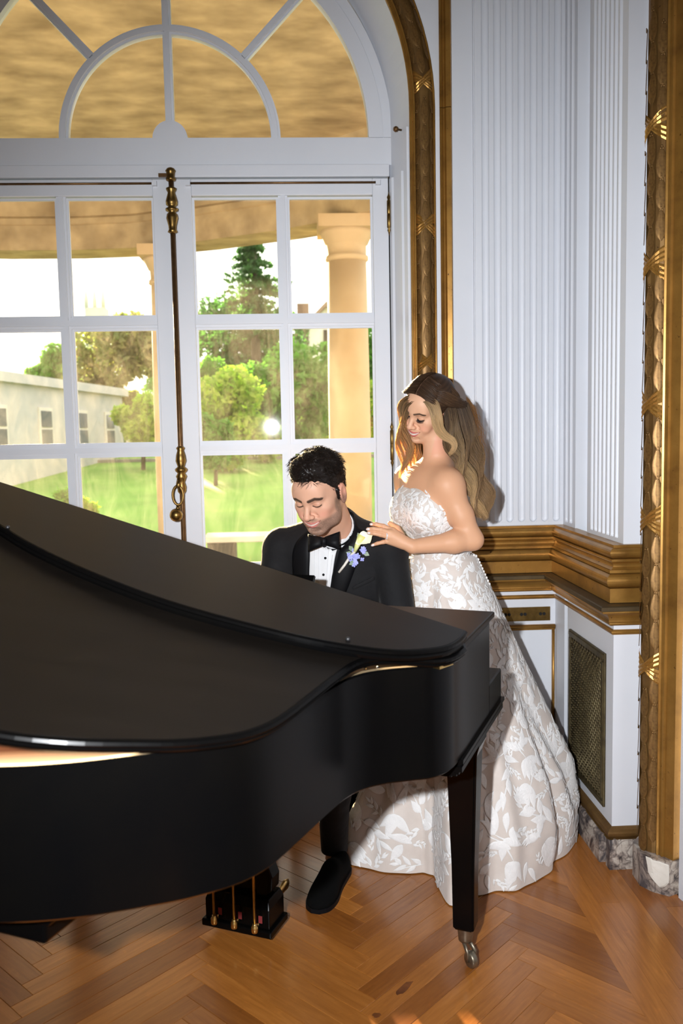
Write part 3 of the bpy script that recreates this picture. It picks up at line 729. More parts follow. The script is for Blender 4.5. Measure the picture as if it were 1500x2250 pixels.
# ================================================================== outside: portico, lawn, trees, buildings
plain('stone', (0.58, 0.44, 0.27), (0.47, 0.34, 0.195), 2.2, 0.8, bstr=0.25, bscale=18, bdist=0.006)
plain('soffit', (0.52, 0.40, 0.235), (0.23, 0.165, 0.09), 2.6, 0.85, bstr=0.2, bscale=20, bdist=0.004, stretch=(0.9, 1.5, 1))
plain('grass', (0.155, 0.30, 0.04), (0.095, 0.21, 0.02), 0.9, 0.9)
plain('path', (0.22, 0.205, 0.18), None, 3, 0.9)
plain('grey_stone', (0.46, 0.46, 0.46), (0.40, 0.40, 0.40), 3, 0.85)
plain('bench_top', (0.62, 0.60, 0.55), None, 5, 0.7)
plain('bench_dark', (0.055, 0.05, 0.045), (0.09, 0.085, 0.08), 6, 0.8)
plain('pane_dark', (0.10, 0.12, 0.15), None, 3, 0.2)
plain('roof_brown', (0.16, 0.10, 0.07), None, 6, 0.9)
plain('timber', (0.05, 0.035, 0.03), None, 6, 0.8)
plain('bark', (0.07, 0.05, 0.035), None, 12, 0.9)
def leafmat(name, c1, c2):
    m, nt, b, out = new_mat(name); v = coords(nt, 'Object'); f = noise(nt, v, 1.6, 4, 0.6)
    r = ramp(nt, f, [(0.32, c1), (0.68, c2)]); nt.links.new(r.outputs[0], b.inputs['Base Color']); b.inputs['Roughness'].default_value = 0.7
    tl = N(nt, 'BsdfTranslucent'); r2 = ramp(nt, f, [(0.32, (c1[0] * .9, c1[1] * 1.5, c1[2] * .9)), (0.68, (c2[0] * .9, c2[1] * 1.6, c2[2] * .9))]); nt.links.new(r2.outputs[0], tl.inputs[0]); mx = N(nt, 'MixShader'); mx.inputs[0].default_value = 0.45
    nt.links.new(b.outputs[0], mx.inputs[1]); nt.links.new(tl.outputs[0], mx.inputs[2]); nt.links.new(mx.outputs[0], out.inputs[0])
leafmat('leaf_mid', (0.16, 0.30, 0.05), (0.09, 0.19, 0.04)); leafmat('leaf_dark', (0.07, 0.15, 0.045), (0.035, 0.08, 0.03))
leafmat('leaf_yellow', (0.42, 0.44, 0.05), (0.22, 0.32, 0.05)); leafmat('leaf_autumn', (0.40, 0.26, 0.10), (0.17, 0.20, 0.07)); leafmat('needle', (0.07, 0.15, 0.04), (0.035, 0.075, 0.03))

# lawn rising gently away from the house
def gz(y): return -0.12 if y < 10.2 else min(1.12, -0.12 + (y - 10.2) * 0.0747)
mb = MB(); ys = [10.2, 14, 20, 26.8, 45, 70, 140]
for i in range(len(ys) - 1): mb.quad((-90, ys[i], gz(ys[i])), (90, ys[i], gz(ys[i])), (90, ys[i+1], gz(ys[i+1])), (-90, ys[i+1], gz(ys[i+1])))
struct(mb.build('lawn', 'grass', origin=(0, 20, 0)), 'bright green lawn beyond the portico', 'lawn')
struct(MB().box((-14, YG + 0.2, -0.5), (10, 10.2, -0.10)).build('terrace', 'path'), 'pale paved terrace under the portico', 'terrace')
mb = MB()
for x0 in range(-30, 12, 3): mb.box((x0, 24.0, gz(24.0)), (x0 + 3, 24.7, gz(24.7) + 0.03))
struct(mb.build('garden_path', 'path'), 'thin pale path crossing the lawn', 'path')

# portico: curved beam, ceiling, columns
ZE = 3.6
ins = [(-9.5, 6.2), (-7.0, 8.4), (-4.8, 9.35), (-3.2, 9.62), (-2.44, 9.63), (-1.79, 9.55), (-1.05, 9.27), (-0.17, 8.80), (0.28, 8.48), (1.3, 7.5), (2.2, 6.1), (2.7, 4.6), (2.8, 3.9)]
def offs(pts, d):
    out = []
    for i, p in enumerate(pts):
        a = Vector(pts[max(i - 1, 0)]); b_ = Vector(pts[min(i + 1, len(pts) - 1)]); t = (b_ - a).normalized(); n = Vector((-t.y, t.x)); out.append((p[0] + n.x * d, p[1] + n.y * d))
    return out
mb = MB()
lay = [(0.0, ZE), (0.0, ZE + 0.26), (-0.03, ZE + 0.27), (-0.03, ZE + 0.33), (0.0, ZE + 0.36), (0.0, ZE + 0.55), (-0.08, ZE + 0.60), (-0.12, ZE + 0.72)]
rows = [[(x, y, z) for x, y in offs(ins, d)] for d, z in lay]
outb = [(x, y, ZE) for x, y in offs(ins, 0.46)]; outt = [(x, y, ZE + 1.0) for x, y in offs(ins, 0.46)]
allr = [outt, outb] + rows
for r0, r1 in zip(allr[:-1], allr[1:]):
    for i in range(len(ins) - 1): mb.quad(r0[i], r0[i+1], r1[i+1], r1[i])
struct(mb.build('portico_beam', 'soffit', normals=False), 'curved sandstone beam carried by the portico columns', 'beam')  # darker soffit stone on the whole beam stands in for its shade
cp = [(x, y) for x, y in offs(ins, 0.4)] + [(2.8, YG + 0.22), (-9.6, YG + 0.22)]
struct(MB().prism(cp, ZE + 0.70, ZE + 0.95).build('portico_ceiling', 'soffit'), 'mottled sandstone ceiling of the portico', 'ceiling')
def column(x, y, label):
    o = tag(empty('stone_column', (x, y, -0.1)), label, 'column', 'portico columns')
    r = 0.205
    MB().lathe([(r * 1.02, 0.2), (r * 1.02, 1.2), (r, 2.0), (r * 0.93, ZE - 0.36)], (x, y, 0), 36).build('shaft', 'stone', o)
    MB().lathe([(r * .93, ZE - .40), (r * 1.03, ZE - .38), (r * 1.03, ZE - .35), (r * .94, ZE - .34), (r * .94, ZE - .24), (r * 1.02, ZE - .23), (r * 1.2, ZE - .15), (r * 1.3, ZE - .11)], (x, y, 0), 36).build('capital', 'stone', o)
    MB().box((x - r * 1.36, y - r * 1.36, ZE - .115), (x + r * 1.36, y + r * 1.36, ZE)).build('abacus', 'stone', o)
    MB().lathe([(r * 1.4, -.1), (r * 1.4, 0.02), (r * 1.28, .04), (r * 1.32, .10), (r * 1.2, .15), (r * 1.05, .18), (r * 1.02, .24)], (x, y, 0), 36).build('base', 'stone', o)
    return o
column(0.50, 8.45, 'round sandstone portico column behind the seated groom')
column(-1.41, 9.62, 'round sandstone portico column half hidden by the door stile')
column(-4.0, 9.72, 'round sandstone portico column outside the frame at the left')
column(2.2, 6.6, 'round sandstone portico column hidden right of the window')

# stone bench on the terrace
bn = tag(empty('stone_bench', (-0.9, 8.9, -0.1)), 'low stone bench with a pale top on the terrace', 'bench')
MB().box((-1.02, 8.7, 0.44), (0.05, 9.15, 0.50)).build('seat', 'bench_top', bn, bevel=0.01)
for x in (-0.98, -0.40, -0.12): MB().box((x, 8.76, -0.1), (x + 0.28 if x < -0.5 else x + 0.14, 9.09, 0.44)).build('support', 'bench_dark', bn)

# foliage built from many small leaf blades
def blades(name, mat, parent, blobs, n, size, seed, squash=1.0, flat=0.0):
    rs = np.random.RandomState(seed); w = np.array([b_[3] ** 2 for b_ in blobs]); w = w / w.sum()
    idx = rs.choice(len(blobs), n, p=w); B = np.array([b_[:4] for b_ in blobs])[idx]
    d = rs.normal(size=(n, 3)); d /= np.linalg.norm(d, axis=1)[:, None]
    rr = B[:, 3:4] * (0.55 + 0.5 * rs.rand(n, 1) ** 0.6); c = B[:, :3] + d * rr * np.array([1, 1, squash])
    a = rs.normal(size=(n, 3)); a[:, 2] *= (1 - flat); a /= np.linalg.norm(a, axis=1)[:, None]
    b2 = np.cross(a, rs.normal(size=(n, 3))); b2 /= np.linalg.norm(b2, axis=1)[:, None]
    s = size * (0.6 + 0.8 * rs.rand(n, 1))
    V = np.stack([c - a * s, c + b2 * s * .45, c + a * s, c - b2 * s * .45], 1).reshape(-1, 3)
    o0 = wloc(parent); V = V - np.array(o0)
    me = bpy.data.meshes.new(name); me.from_pydata(V.tolist(), [], [(4 * i, 4 * i + 1, 4 * i + 2, 4 * i + 3) for i in range(n)])
    me.materials.append(MATS[mat]); o = bpy.data.objects.new(name, me); COL.objects.link(o); o.parent = parent; o['kind'] = 'stuff'
    return o
def P_at(px, py, Y):
    d = CR.T @ np.array([(px - 750) / FPX, (py - 1125) / FPX, 1.0]); t = Y / d[1]; return Vector((d[0] * t, Y, 1.5 + d[2] * t))
def bush(name, px, py, Y, rpx, label, mat, n, size, seed, lumps=14, tall=1.0, trunk=True, group='trees beyond the lawn'):
    py += 18 if trunk else 6; rpx *= 1.2; c = P_at(px, py, Y); r = rpx / FPX * Y; rs = random.Random(seed)
    o = tag(empty(name, (c.x, Y, gz(Y))), label, 'tree' if trunk else 'shrub', group)
    bl = []
    for i in range(lumps):
        a = rs.uniform(0, 2 * PI); q = rs.uniform(0.2, 0.75); z = rs.uniform(-0.8, 0.8)
        bl.append((c.x + r * q * math.cos(a), Y + r * q * math.sin(a) * .8, c.z + r * tall * z, r * rs.uniform(0.28, 0.5)))
    blades('foliage', mat, o, bl, n, size, seed)
    g = gz(Y) - 0.1; top = max(c.z, g + 0.5)
    MB().tube([(c.x, Y, g), (c.x + .05 * r, Y, (g + top) / 2), (c.x, Y, top)], [r * .09, r * .07, r * .03], 8).build('trunk', 'bark', o)
    return o
bush('garden_tree', 640, 880, 26, 105, 'mid green leafy tree right of the door bar', 'leaf_mid', 9000, 0.13, 3, 18)
bush('garden_tree', 505, 900, 21.5, 75, 'yellow green shrub left of the mid green tree', 'leaf_yellow', 6000, 0.10, 5, 16)
bush('garden_tree', 545, 780, 38, 115, 'dark green tree under the conifer', 'leaf_dark', 8000, 0.16, 7, 18)
bush('garden_tree', 700, 830, 31, 70, 'green tree just left of the near column', 'leaf_mid', 5000, 0.12, 9, 12)
bush('garden_tree', 250, 800, 32, 90, 'hazy autumn tinted tree above the grey building', 'leaf_autumn', 7000, 0.15, 11, 18)
bush('garden_tree', 115, 815, 40, 50, 'small green tree behind the grey building roof', 'leaf_mid', 3500, 0.15, 13, 12)
bush('garden_shrub', 310, 920, 22, 48, 'yellow green shrub at the end of the grey building', 'leaf_yellow', 4500, 0.09, 15, 12, trunk=False)
bush('garden_shrub', 470, 960, 18.5, 45, 'low green shrub at the lawn edge', 'leaf_mid', 3500, 0.09, 17, 10, trunk=False)
bush('garden_shrub', 580, 965, 23.4, 40, 'low yellow shrub under the mid green tree', 'leaf_yellow', 3000, 0.09, 19, 10, trunk=False)
bush('garden_tree', 835, 880, 20, 45, 'green tree seen right of the near column', 'leaf_yellow', 3500, 0.09, 21, 12)
bush('garden_tree', 410, 860, 30, 80, 'green tree behind the meeting stile of the doors', 'leaf_mid', 5000, 0.13, 23, 12)
bush('garden_tree', 830, 740, 36, 60, 'distant tree right of the near column', 'leaf_mid', 3000, 0.15, 25, 12)
bush('garden_shrub', 145, 1105, 11.5, 26, 'small potted plant on the terrace edge, left', 'leaf_mid', 500, 0.06, 27, 8, trunk=False, group='plants on the terrace edge')
bush('garden_shrub', 195, 1110, 11.2, 20, 'small flowering plant on the terrace edge, right', 'leaf_yellow', 400, 0.05, 29, 8, trunk=False, group='plants on the terrace edge')
for k, (x_, y_, m_, Y_) in enumerate(((440, 962, 'leaf_mid', 28.5), (520, 968, 'leaf_dark', 33.5), (620, 966, 'leaf_mid', 34), (670, 962, 'leaf_yellow', 28.6), (710, 958, 'leaf_dark', 37), (280, 955, 'leaf_mid', 30), (835, 960, 'leaf_mid', 30))):
    bush('garden_shrub', x_, y_, Y_, 44, ('round green shrub behind the door stile', 'dark shrub low behind the yellow green tree', 'green shrub low under the mid green tree', 'yellow green shrub left of the near column foot', 'dark shrub behind the near column', 'green shrub at the foot of the autumn tree', 'green shrub right of the near column')[k], m_, 2600, 0.12, 41 + k, 12, trunk=False, group='shrubs along the far lawn edge')
# conifer with drooping tiers of branches
cb = P_at(560, 700, 30); ct = P_at(560, 505, 30)
co = tag(empty('conifer', (cb.x, 30, gz(30))), 'tall open conifer against the white sky', 'tree')
MB().tube([(cb.x, 30, gz(30)), (cb.x, 30, cb.z), (ct.x, 30, ct.z + 0.2)], [0.22, 0.15, 0.02], 8).build('trunk', 'bark', co)
bl = []; rs = random.Random(8)
for k in range(15):
    t = k / 14; z = cb.z - 0.5 + (ct.z - cb.z + 0.4) * t; R_ = 1.9 * (1 - t) ** 0.8 + 0.15
    for j in range(6):
        a = rs.uniform(0, 2 * PI); L = R_ * rs.uniform(0.6, 1.1)
        for q in np.linspace(0.15, 1, 6): bl.append((cb.x + L * q * math.cos(a), 30 + L * q * math.sin(a), z - 0.25 * q * L + rs.uniform(-.05, .05), 0.17 * (1.1 - .5 * q)))
blades('foliage', 'needle', co, bl, 9000, 0.085, 31, 0.6)

# grey building at the left, receding, with windows
def building(name, pts, zb, zt, label, wins):
    o = tag(empty(name, (pts[0][0], pts[0][1], zb)), label, 'building'); o0 = None
    a, b_ = Vector(pts[0]), Vector(pts[1]); t = (b_ - a).normalized(); n = Vector((-t.y, t.x)); L = (b_ - a).length
    q = [a, b_, b_ + n * 5, a + n * 5]
    MB().prism([tuple(p) for p in q], zb, zt).build('wall', 'grey_stone', o)
    MB().prism([tuple(p) for p in (a - n * .15, b_ - n * .15 + t * .15, b_ + n * 5, a + n * 5)], zt, zt + 0.22).build('parapet', 'grey_stone', o)
    for s, w, z0, z1 in wins:
        p, r = a + t * s - n * .04, a + t * (s + w) - n * .04
        wn_ = MB().prism([tuple(p), tuple(r), tuple(r + n * .1), tuple(p + n * .1)], z0, z1).build('window', 'bench_top', o)
        e = 0.12 * w; p2, r2 = p + t * e - n * .02, r - t * e - n * .02
        zm = (z0 + z1) / 2
        for za, zc in ((z0 + e, zm - .03), (zm + .03, z1 - e)):
            MB().prism([tuple(p2), tuple(r2), tuple(r2 + n * .05), tuple(p2 + n * .05)], za, zc).build('pane', 'pane_dark', wn_)
    return o
gA, gB = P_at(-150, 850, 16.5), P_at(268, 880, 26)
building('grey_building', [(gA.x, gA.y), (gB.x, gB.y)], -0.3, 2.85, 'pale grey two-storey building at the left behind the lawn',
         [(s, 0.7, 1.35, 2.35) for s in (2.0, 4.2, 6.3, 8.2, 10.0)])
# gabled timbered house far right
hc = P_at(692, 760, 50)
ho = tag(empty('gabled_house', (hc.x, 50, gz(50))), 'timbered house gable peeping over the trees', 'house')
MB().prism([(hc.x - 1.6, gz(50)), (hc.x + 3.0, gz(50)), (hc.x + 3.0, hc.z), (hc.x + 0.7, hc.z + 2.2), (hc.x - 1.6, hc.z)], 50, 56, axis=1).build('gable_wall', 'bench_top', ho)
for s in (-1, 1):
    x1 = hc.x + 0.7 + s * 2.5
    MB().prism([(hc.x + 0.7, hc.z + 2.25), (hc.x + 0.7, hc.z + 2.5), (x1, hc.z - 0.0), (x1, hc.z - 0.3)], 49.6, 56.2, axis=1).build('roof', 'roof_brown', ho)
for x in (-0.6, 0.5, 1.6): MB().box((hc.x + x, 49.9, hc.z - 1.2), (hc.x + x + .22, 50, hc.z + 0.9)).build('timber', 'timber', ho)
MB().box((hc.x - 1.0, 51, hc.z + 0.3), (hc.x - .3, 51.7, hc.z + 2.6)).build('chimney', 'roof_brown', ho)
# distant church tower with pinnacles
tc_ = P_at(212, 665, 90)
to = tag(empty('church_tower', (tc_.x, 90, 0)), 'faint distant church tower with pinnacles', 'tower')
MB().box((tc_.x - 1.0, 89, 0), (tc_.x + 1.0, 91, tc_.z - .6)).build('tower_shaft', 'grey_stone', to)
for sx in (-0.85, 0, 0.85): MB().lathe([(0.22, -.7), (0.22, .2), (0.02, 1.5)], (tc_.x + sx, 89.2, tc_.z), 8).build('pinnacle', 'grey_stone', to)
# ================================================================== grand piano
plain('soundboard_wood', (0.32, 0.10, 0.036), (0.20, 0.058, 0.022), 3.0, 0.7, stretch=(2, 40, 1), **{'Specular IOR Level': 0.15})
plain('maple', (0.36, 0.27, 0.16), (0.30, 0.21, 0.11), 6, 0.7, **{'Specular IOR Level': 0.15})
plain('mahogany', (0.16, 0.05, 0.022), (0.10, 0.03, 0.015), 6, 0.35, stretch=(1, 12, 1))
plain('plate_gold', (0.42, 0.27, 0.09), (0.34, 0.2, 0.06), 9, 0.4, 0.5)
plain('felt_red', (0.20, 0.02, 0.02), None, 20, 0.95)
plain('ivory', (0.78, 0.74, 0.64), None, 9, 0.35)
plain('rubber', (0.02, 0.02, 0.022), None, 9, 0.4)
UV = Vector((0.912, -0.410)).normalized(); VV = Vector((0.410, 0.912)).normalized(); U0 = -1.205
def PT(du, v, z): q = UV * (U0 + du) + VV * v; return Vector((q.x, q.y, z))
PANG = math.atan2(UV.y, UV.x)
def crom(pts, n=6):
    """Catmull-Rom resampling of an open 2D/3D polyline"""
    P = [Vector(p) for p in pts]; out = []
    for i in range(len(P) - 1):
        p0, p1, p2, p3 = P[max(i - 1, 0)], P[i], P[i + 1], P[min(i + 2, len(P) - 1)]
        for k in range(n):
            t = k / n; out.append(0.5 * ((2 * p1) + (p2 - p0) * t + (2 * p0 - 5 * p1 + 4 * p2 - p3) * t * t + (3 * p1 - p0 - 3 * p2 + p3) * t ** 3))
    out.append(P[-1]); return out
HALF = [(0.752, 2.212), (0.752, 2.05), (0.752, 1.90), (0.746, 1.81), (0.722, 1.755), (0.677, 1.722), (0.635, 1.692), (0.600, 1.652), (0.579, 1.598), (0.570, 1.521), (0.563, 1.407),
        (0.556, 1.310), (0.545, 1.255), (0.520, 1.203), (0.469, 1.142), (0.410, 1.093), (0.330, 1.034), (0.240, 0.988), (0.12, 0.953), (0.0, 0.942)]
hs = [tuple(p) for p in crom(HALF, 4)]
OUTL = hs + [(-x, v) for x, v in hs[-2::-1]]         # whole outline, front right round the tail to front left
def inset(pts, d):
    out = []
    for i, p in enumerate(pts):
        a = Vector(pts[max(i - 1, 0)]); b_ = Vector(pts[min(i + 1, len(pts) - 1)]); t = (b_ - a).normalized(); n = Vector((t.y, -t.x)); out.append((p[0] + n.x * d, p[1] + n.y * d))
    return out
ZR, ZL = 1.0, 0.745
chk = inset(OUTL, 0.03)
SGN = 1 if abs(chk[len(chk) // 2][1]) > abs(OUTL[len(OUTL) // 2][1]) else -1     # + moves inwards
INN = inset(OUTL, 0.017 * SGN)
pn = tag(empty('grand_piano', PT(0, 1.6, 0)), 'black symmetrical grand piano with its lid propped slightly open', 'piano')
def strip(mb, a, za, b_, zb, smooth=True):
    n = len(a); vv = [tuple(PT(p[0], p[1], za)) for p in a] + [tuple(PT(p[0], p[1], zb)) for p in b_]
    mb.add(vv, [(i, i + 1, n + i + 1, n + i) for i in range(n - 1)], smooth)
mb = MB(); O1 = inset(OUTL, 0.004 * SGN)
strip(mb, OUTL, ZL + .004, OUTL, ZR - .004); strip(mb, OUTL, ZR - .004, O1, ZR); strip(mb, O1, ZL, OUTL, ZL + .004)
strip(mb, O1, ZL, INN, ZL); strip(mb, INN, ZL, INN, ZL + 0.02)
mb.build('rim', 'ebony', pn)
mb = MB(); strip(mb, O1, ZR, INN, ZR, False); strip(mb, INN, ZR, INN, 0.985); mb.build('rim_cap', 'maple', pn)['label'] = 'pale wooden top edge of the rim'
mb = MB(); mb.add([tuple(PT(x, v, 0.972)) for x, v in INN], [tuple(range(len(INN)))]); mb.build('soundboard', 'soundboard_wood', pn)['label'] = 'reddish wooden soundboard'
mb = MB(); mb.add([tuple(PT(x, v, 0.76)) for x, v in INN], [tuple(range(len(INN)))]); mb.build('bottom_board', 'ebony', pn)
PL = [(0.66, 1.86), (0.60, 1.76), (0.53, 1.66), (0.50, 1.50), (0.3, 1.52), (-0.3, 1.52), (-0.5, 1.5), (-0.53, 1.66), (-0.66, 1.86)]
mb = MB(); mb.prism([tuple(PT(x, v, 0).to_2d()) for x, v in PL], 0.9725, 0.980); mb.build('iron_plate', 'plate_gold', pn)
mb = MB()
for k in range(40):
    x = -0.6 + 1.2 * k / 39; mb.lathe([(0.0035, 0), (0.0035, 0.022)], tuple(PT(x, 1.80 - 0.1 * abs(x), 0.97)), 6)
tag(mb.build('tuning_pins', 'steel', pn), kind='stuff')
mb = MB()
for k in range(60):
    x = -0.52 + 1.04 * k / 59; mb.tube([PT(x, 1.78 - .1 * abs(x), 0.985), PT(x * 0.75, 1.12 + 0.25 * abs(x), 0.980)], 0.0009, 3)
tag(mb.build('strings', 'steel', pn), kind='stuff')
for k in range(14):
    x = 0.50 - 0.035 * k; q = PT(x, 1.60, 0.985); MB().prism([tuple(PT(x + a, 1.60 + c, 0).to_2d()) for a, c in ((-.006, -.03), (.006, -.03), (.006, .03), (-.006, .03))], 0.985, 0.999).build('damper', 'ivory', pn)
# fixed top over the action, with stepped mouldings along its edge
def slab(du0, du1, v0, v1, z0, z1): return MB().prism([tuple(PT(a, c, 0).to_2d()) for a, c in ((du0, v0), (du1, v0), (du1, v1), (du0, v1))], z0, z1)
slab(-0.752, 0.752, 1.875, 2.216, 0.996, 1.012).build('front_top', 'satin_ebony', pn, bevel=0.003)
slab(-0.764, 0.764, 1.875, 2.226, 1.012, 1.028).build('front_top', 'satin_ebony', pn, bevel=0.004)
slab(-0.72, 0.72, 2.19, 2.210, 0.748, 0.996).build('fallboard', 'ebony', pn)
# lid: turned about the line of its two hinges
HA = PT(0.744, 1.783, 1.0); HB = PT(0.542, 1.268, 1.0)
axis = (HB - HA).normalized()
LM = Matrix.Translation(HA) @ Matrix.Rotation(math.radians(15.5), 4, axis) @ Matrix.Translation(-HA)
if (LM @ PT(-0.7, 2.0, 1.0)).z < 1.0: LM = Matrix.Translation(HA) @ Matrix.Rotation(math.radians(-15.5), 4, axis) @ Matrix.Translation(-HA)
def lidprism(name, loops, mat, parent):
    """loops: list of (outline, z); stacked rings capped at both ends, then tilted with the lid"""
    n = len(loops[0][0]); vv = []; ff = []
    for ol, z in loops: vv += [tuple(LM @ PT(x, v, z)) for x, v in ol]
    for j in range(len(loops) - 1):
        for i in range(n): ff.append((j * n + i, j * n + (i + 1) % n, (j + 1) * n + (i + 1) % n, (j + 1) * n + i))
    ff += [tuple(range(n))[::-1], tuple(range((len(loops) - 1) * n, len(loops) * n))]
    return MB().add(vv, ff).build(name, mat, parent)
lout = [p for p in OUTL if p[1] <= 1.875]
lo = inset(lout, -0.022 * SGN); lo[0] = (0.764, 1.872); lo[-1] = (-0.764, 1.872)
def shr(pts, d):
    q = inset(pts, d * SGN); q[0] = (pts[0][0] - d, 1.872); q[-1] = (pts[-1][0] + d, 1.872); return q
lid = lidprism('lid', [(shr(lo, .010), 1.0), (shr(lo, .004), 1.002), (shr(lo, .002), 1.007), (shr(lo, .006), 1.0095), (shr(lo, .001), 1.012), (lo, 1.016), (shr(lo, .003), 1.0205), (shr(lo, .008), 1.0215)], 'ebony', pn)
lidprism('lid_veneer', [(shr(lo, .012), 1.0213), (shr(lo, .012), 1.0222)], 'satin_ebony', lid)
fe = [(0.762, 1.872), (0.762, 1.81), (0.741, 1.738), (0.673, 1.652), (0.577, 1.595), (0.436, 1.55), (0.207, 1.514), (0.0, 1.520), (-0.2, 1.553), (-0.343, 1.597), (-0.55, 1.675), (-0.70, 1.76), (-0.755, 1.82), (-0.762, 1.872)]
fe = [tuple(p) for p in crom(fe, 5)]
def shf(pts, d):
    q = inset(pts, d * SGN); q[0] = (pts[0][0] - d, 1.872); q[-1] = (pts[-1][0] + d, 1.872); return q
flap = lidprism('lid_flap', [(shf(fe, .010), 1.026), (shf(fe, .002), 1.029), (fe, 1.036), (shf(fe, .005), 1.040), (shf(fe, .001), 1.044), (shf(fe, .002), 1.049), (shf(fe, .007), 1.0515)], 'ebony', pn)
lidprism('flap_veneer', [(shf(fe, .010), 1.0513), (shf(fe, .010), 1.0522)], 'satin_ebony', flap)
flap['label'] = 'front flap folded back on the lid'
def bumper(px, py):
    """rubber button on the upturned flap"""
    n = (LM.to_3x3() @ Vector((0, 0, 1))).normalized(); d = Vector(CR.T @ np.array([(px - 750) / FPX, (py - 1125) / FPX, 1.0])); C0 = Vector((0, 0, 1.5))
    o_ = LM @ Vector((HA.x, HA.y, 1.0522)); t = (o_ - C0).dot(n) / d.dot(n); p = C0 + d * t
    MB().lathe([(0.005, 0), (0.005, .002), (0.0042, .005), (0.002, .0065)], tuple(p), 12, n).build('bumper', 'rubber', flap)
bumper(17, 1160); bumper(764, 1406)
for du, v, L in ((0.738, 1.770, 0.05), (0.545, 1.262, 0.055)):
    c = PT(du, v, 0); t = (Vector((HB.x - HA.x, HB.y - HA.y))).normalized(); mb = MB()
    mb.tube([Vector((c.x, c.y, 1.001)) - Vector((t.x, t.y, 0)) * L / 2, Vector((c.x, c.y, 1.001)) + Vector((t.x, t.y, 0)) * L / 2], 0.0048, 10)
    n = Vector((-t.y, t.x)); mb.prism([tuple(c.to_2d() + t * a + n * b_) for a, b_ in ((-L / 2, -.006), (L / 2, -.006), (L / 2, .012), (-L / 2, .012))], 0.996, 1.002)
    mb.build('lid_hinge', 'brass', pn)
mb = MB(); mb.tube([PT(-0.70, 1.70, 0.96), LM @ PT(-0.70, 1.78, 1.0)], 0.009, 8); mb.build('lid_prop', 'ebony', pn)
# key bed, arms, keyboard
mb = MB()
for e, z0, z1 in ((0.004, 0.738, 0.748), (-0.004, 0.728, 0.739), (0.0, 0.716, 0.729), (-0.010, 0.706, 0.717), (-0.018, 0.698, 0.707), (-0.034, 0.688, 0.699)):
    mb.prism([tuple(PT(a, c, 0).to_2d()) for a, c in ((-0.756 - e, 1.875 - e), (0.756 + e, 1.875 - e), (0.756 + e, 2.378 + e), (-0.756 - e, 2.378 + e))], z0, z1)
mb.build('key_bed', 'ebony', pn)
for s in (1, -1):
    x0, x1 = sorted((s * 0.752, s * 0.712)); slab(x0, x1, 2.20, 2.376, 0.745, 0.832).build('arm', 'ebony', pn, bevel=0.004)
    x0, x1 = sorted((s * 0.712, s * 0.62)); slab(x0, x1, 2.22, 2.366, 0.748, 0.815).build('key_block', 'mahogany', pn)
slab(-0.62, 0.62, 2.215, 2.365, 0.748, 0.785).build('keyboard', 'ivory', pn)
mb = MB()
for k in range(36):
    x = -0.60 + 1.2 * (k + 0.5) / 36; mb.prism([tuple(PT(x + a, c, 0).to_2d()) for a, c in ((-.005, 2.215), (.005, 2.215), (.005, 2.31), (-.005, 2.31))], 0.785, 0.797)
tag(mb.build('black_keys', 'ebony', pn), kind='stuff')
# music desk standing behind the lid
mb = MB(); P = [PT(-0.30, 2.195, 1.029), PT(0.232, 2.195, 1.029), PT(0.232, 2.245, 1.100), PT(-0.30, 2.245, 1.100)]; o_ = Vector((VV.x, VV.y, -0.6)).normalized() * 0.012
mb.add([tuple(p) for p in P] + [tuple(p + o_) for p in P], [(0, 1, 2, 3), (7, 6, 5, 4), (0, 4, 5, 1), (1, 5, 6, 2), (2, 6, 7, 3), (3, 7, 4, 0)])
mb.build('music_desk', 'ebony', pn)
# legs with casters
def leg(du, v):
    c = PT(du, v, 0); mb = MB(); ca, sa = math.cos(PANG), math.sin(PANG)
    def ring(h, z, e):
        pts = []
        for a, b_ in ((-1, -1), (1, -1), (1, 1), (-1, 1)):
            for (x, y) in ([(a * h, b_ * (h - e)), (a * (h - e), b_ * (h - e)), (a * (h - e), b_ * h)] if a * b_ < 0 else [(a * (h - e), b_ * h), (a * (h - e), b_ * (h - e)), (a * h, b_ * (h - e))])[::-1 if a * b_ > 0 else -1]:
                pts.append((c.x + x * ca - y * sa, c.y + x * sa + y * ca, z))
        ctr = Vector((c.x, c.y)); pts.sort(key=lambda p: math.atan2(p[1] - c.y, p[0] - c.x)); return pts
    rings = [ring(0.026, 0.112, .004), ring(0.030, 0.118, .005), ring(0.0325, 0.30, .006), ring(0.043, 0.625, .007), ring(0.047, 0.64, .004), ring(0.052, 0.654, .003), ring(0.052, 0.690, .003)]
    n = 12; vv = [p for r in rings for p in r]; ff = []
    for j in range(len(rings) - 1):
        for i in range(n): ff.append((j * n + i, j * n + (i + 1) % n, (j + 1) * n + (i + 1) % n, (j + 1) * n + i))
    ff += [tuple(range(n))[::-1], tuple(range((len(rings) - 1) * n, len(rings) * n))]
    lg = mb.add(vv, ff).build('leg', 'ebony', pn)
    MB().lathe([(0.020, 0.072), (0.021, 0.078), (0.023, 0.110), (0.024, 0.114)], (c.x, c.y, 0), 18).build('ferrule', 'pewter', lg)
    mb = MB(); w = c + Vector((0.012, -0.018, 0))
    mb.lathe([(0.010, 0.066), (0.015, 0.070), (0.015, 0.076)], (c.x, c.y, 0), 12)
    for s in (-1, 1):
        p = Vector((s * 0.012, s * 0.006, 0)); mb.tube([c + p * 0.6 + Vector((0, 0, .070)), w + p + Vector((0, 0, .045)), w + p + Vector((0, 0, .020))], [.008, .007, .006], 8, flat=0.6)
    mb.lathe([(0.006, -.011), (0.020, -.010), (0.0235, -.006), (0.0235, .006), (0.020, .010), (0.006, .011)], (w.x, w.y, 0.0238), 20, (1, 0.45, 0)).build('caster', 'pewter', lg)
leg(0.673, 2.25); leg(-0.673, 2.25)
c = PT(0.0, 1.085, 0); mb = MB()
